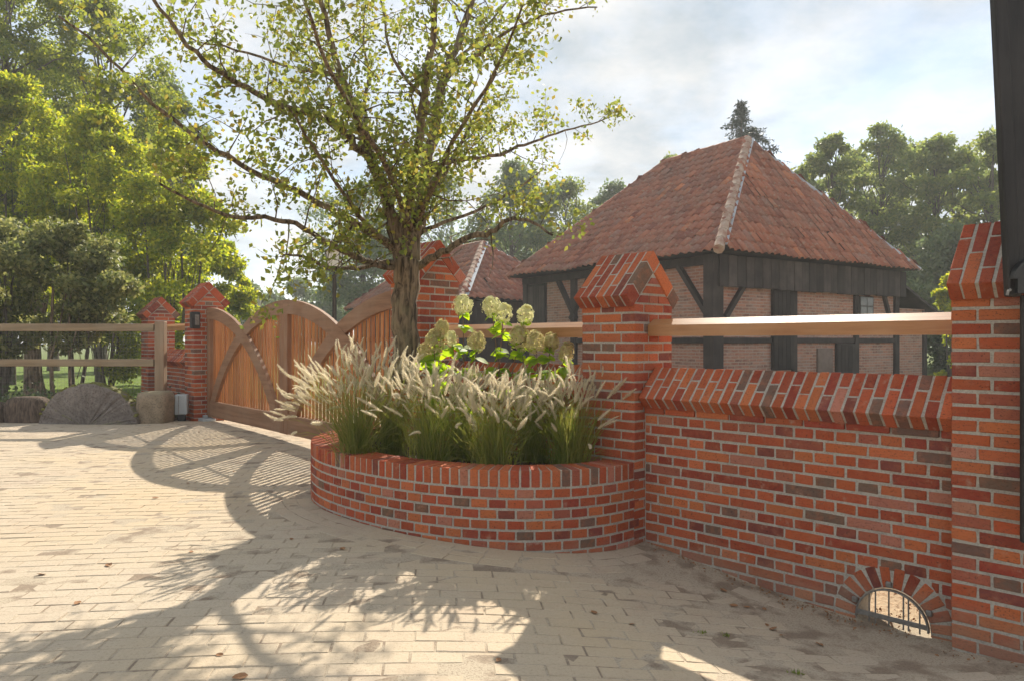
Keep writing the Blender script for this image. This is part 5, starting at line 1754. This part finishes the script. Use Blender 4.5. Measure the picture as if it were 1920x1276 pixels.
lawn_m = simple('mown_lawn', (0.09, 0.15, 0.02), (0.17, 0.23, 0.035), 3, 5, 1.0, 0.6, 0.02, fine=40)
lawn = obj('lawn', grid_mesh('lawn', -30, -4.5, 14.2, 46, 30, 30, lambda X, Y: gz_np(X, Y) - 0.02), lawn_m)
tag(lawn, kind='structure')
n = 26000
P = np.stack([NP.uniform(-11.5, -4.8, n), NP.uniform(14.3, 22, n), np.full(n, -0.02)], 1)
v, f = leaf_quads(P, .07, 5.0, up=-1.6)
tag(obj('grass_blades', np_mesh('grass_blades', v, f), M_LAWN), 'short bright lawn grass behind the fence', 'grass', kind='stuff')
# low ground cover in the shrub bed behind the millstone
n = 9000
P = np.stack([NP.uniform(-9.0, -5.0, n), NP.uniform(10.6, 12.6, n), np.zeros(n)], 1)
P[:, 2] = np.abs(NP.normal(0.0, 0.16, n)) * (0.6 + 0.5 * np.sin(P[:, 0] * 2.1) ** 2) + 0.02
v, f = leaf_quads(P, .065, 1.5, up=-.3)
tag(obj('ground_cover', np_mesh('ground_cover', v, f), M_COVER), 'low leafy ground cover in the bed behind the millstone', 'plants', kind='stuff')
bed = obj('shrub_bed', grid_mesh('shrub_bed', -14, -4.9, 10.44, 14.4, 30, 14, lambda X, Y: gz_np(X, Y) - 0.012), M_SOIL)
tag(bed, kind='structure')

# ------------------------------------------------------------------ fallen leaves on the paving
def leaf_fallen(seed):
    r = random.Random(seed)
    v, f = [], []
    for x, w in zip((0, .2, .5, .8, 1.0), (.05, .26, .33, .22, .01)):
        c = r.uniform(.12, .35)
        v += [(x, -w, c * w + .22 * (x - .5) ** 2), (x, 0, .22 * (x - .5) ** 2), (x, w, c * w * r.uniform(.5, 2) + .22 * (x - .5) ** 2)]
    for i in range(4):
        a = 3 * i
        f += [[a, a + 3, a + 4, a + 1], [a + 1, a + 4, a + 5, a + 2]]
    return py_mesh('fallen_leaf', v, f)
FL = [leaf_fallen(i) for i in range(4)]
for m in FL: m.materials.append(M_DEBRIS)
spots = [(1446, 1182), (1438, 1170), (1460, 1192), (1352, 1104), (1368, 1135), (1190, 1170), (1530, 1205), (1395, 1138), (938, 1235), (405, 1228), (151, 1128), (68, 1077), (360, 1033), (530, 825), (545, 1012), (437, 883), (352, 905), (374, 810), (333, 832),
         (1475, 1098), (1492, 1110), (1462, 1095), (1482, 1120), (1580, 1130), (1596, 1150), (465, 1268), (200, 1058), (285, 934), (1118, 1152), (640, 1027), (1510, 1130), (1430, 1140)]
for i, (px, py) in enumerate(spots):
    Y = 3.0
    for _ in range(12):
        z = gz((px - 960) / FPX * Y, Y); Y = FPX * (CAM_H - z) / (py - 638)
    x = (px - 960) / FPX * Y
    s = rnd.uniform(.028, .055)
    o = obj('fallen_leaf', FL[i % 4], None, None, T(x, Y, gz(x, Y) + 0.004) @ RZ(rnd.uniform(0, 6.28)) @ Matrix.Rotation(rnd.uniform(-.3, .3), 4, 'X') @ Matrix.Scale(s, 4))
    tag(o, 'small dry curled leaf lying on the paving', 'leaf', 'dry leaves lying on the paving')

# ------------------------------------------------------------------ hazy air
def mat_haze():
    m = bpy.data.materials.new('pale_summer_haze'); m.use_nodes = True
    n, l = m.node_tree.nodes, m.node_tree.links
    n.clear()
    o = n.new('ShaderNodeOutputMaterial'); p = n.new('ShaderNodeVolumePrincipled')
    p.inputs['Color'].default_value = (0.97, 0.98, 1.0, 1)
    p.inputs['Density'].default_value = 0.0018
    p.inputs['Anisotropy'].default_value = 0.2
    l.new(p.outputs[0], o.inputs['Volume'])
    return m
hz = MB().span((-175, -45, -1.5), (175, 245, 17.0), None, 0.01).build('haze', mat_haze())
tag(hz, 'thin pale haze in the air over the whole yard', 'haze', kind='stuff')

# small weeds in the joints
for i, (px, py, lab) in enumerate([(1362, 1192, 'tiny green weed in a paving joint right of the leaf group'), (1318, 1186, 'tiny grass tuft in a paving joint left of the leaf group'), (1492, 1262, 'tiny weed in the paving near the bottom edge')]):
    Y = 3.0
    for _ in range(12):
        z = gz((px - 960) / FPX * Y, Y); Y = FPX * (CAM_H - z) / (py - 638)
    x = (px - 960) / FPX * Y
    rg_ = np.random.default_rng(300 + i)
    P = np.stack([rg_.normal(0, .012, 26), rg_.normal(0, .008, 26), np.zeros(26)], 1)
    v, f = leaf_quads(P, .018, 5.0, up=-1.4, rng=rg_)
    tag(obj('weed', np_mesh('weed', v, f), M_LAWN, None, T(x, Y, gz(x, Y))), lab, 'weed', 'weeds in the paving joints')

# litter of small dry leaves blown against the foot of the wall and round the drain
rg_ = np.random.default_rng(77)
P = []
while len(P) < 420:
    x = rg_.uniform(0.05, 2.1); y = 0.10 - abs(rg_.normal(0, .07)) - (0.11 if x > GAP - .02 else 0)
    if rg_.uniform() > 0.25 + 0.75 * math.exp(-((x - 1.15) / .25) ** 2): continue
    p = FW @ Vector((x, y, 0)); P.append((p.x, p.y, gz(p.x, p.y) + .004))
for _ in range(160):
    x = 1.479 + rg_.normal(0, .12); p = FW @ Vector((x, rg_.uniform(.06, .7), 0)); P.append((p.x, p.y, gz(p.x, p.y) + .003))
v, f = leaf_quads(np.array(P), .014, 1.6, up=.0, jitter=.5, rng=rg_)
tag(obj('leaf_litter', np_mesh('leaf_litter', v, f), M_DEBRIS), 'dry leaf litter along the foot of the wall by the drain', 'litter', kind='stuff')
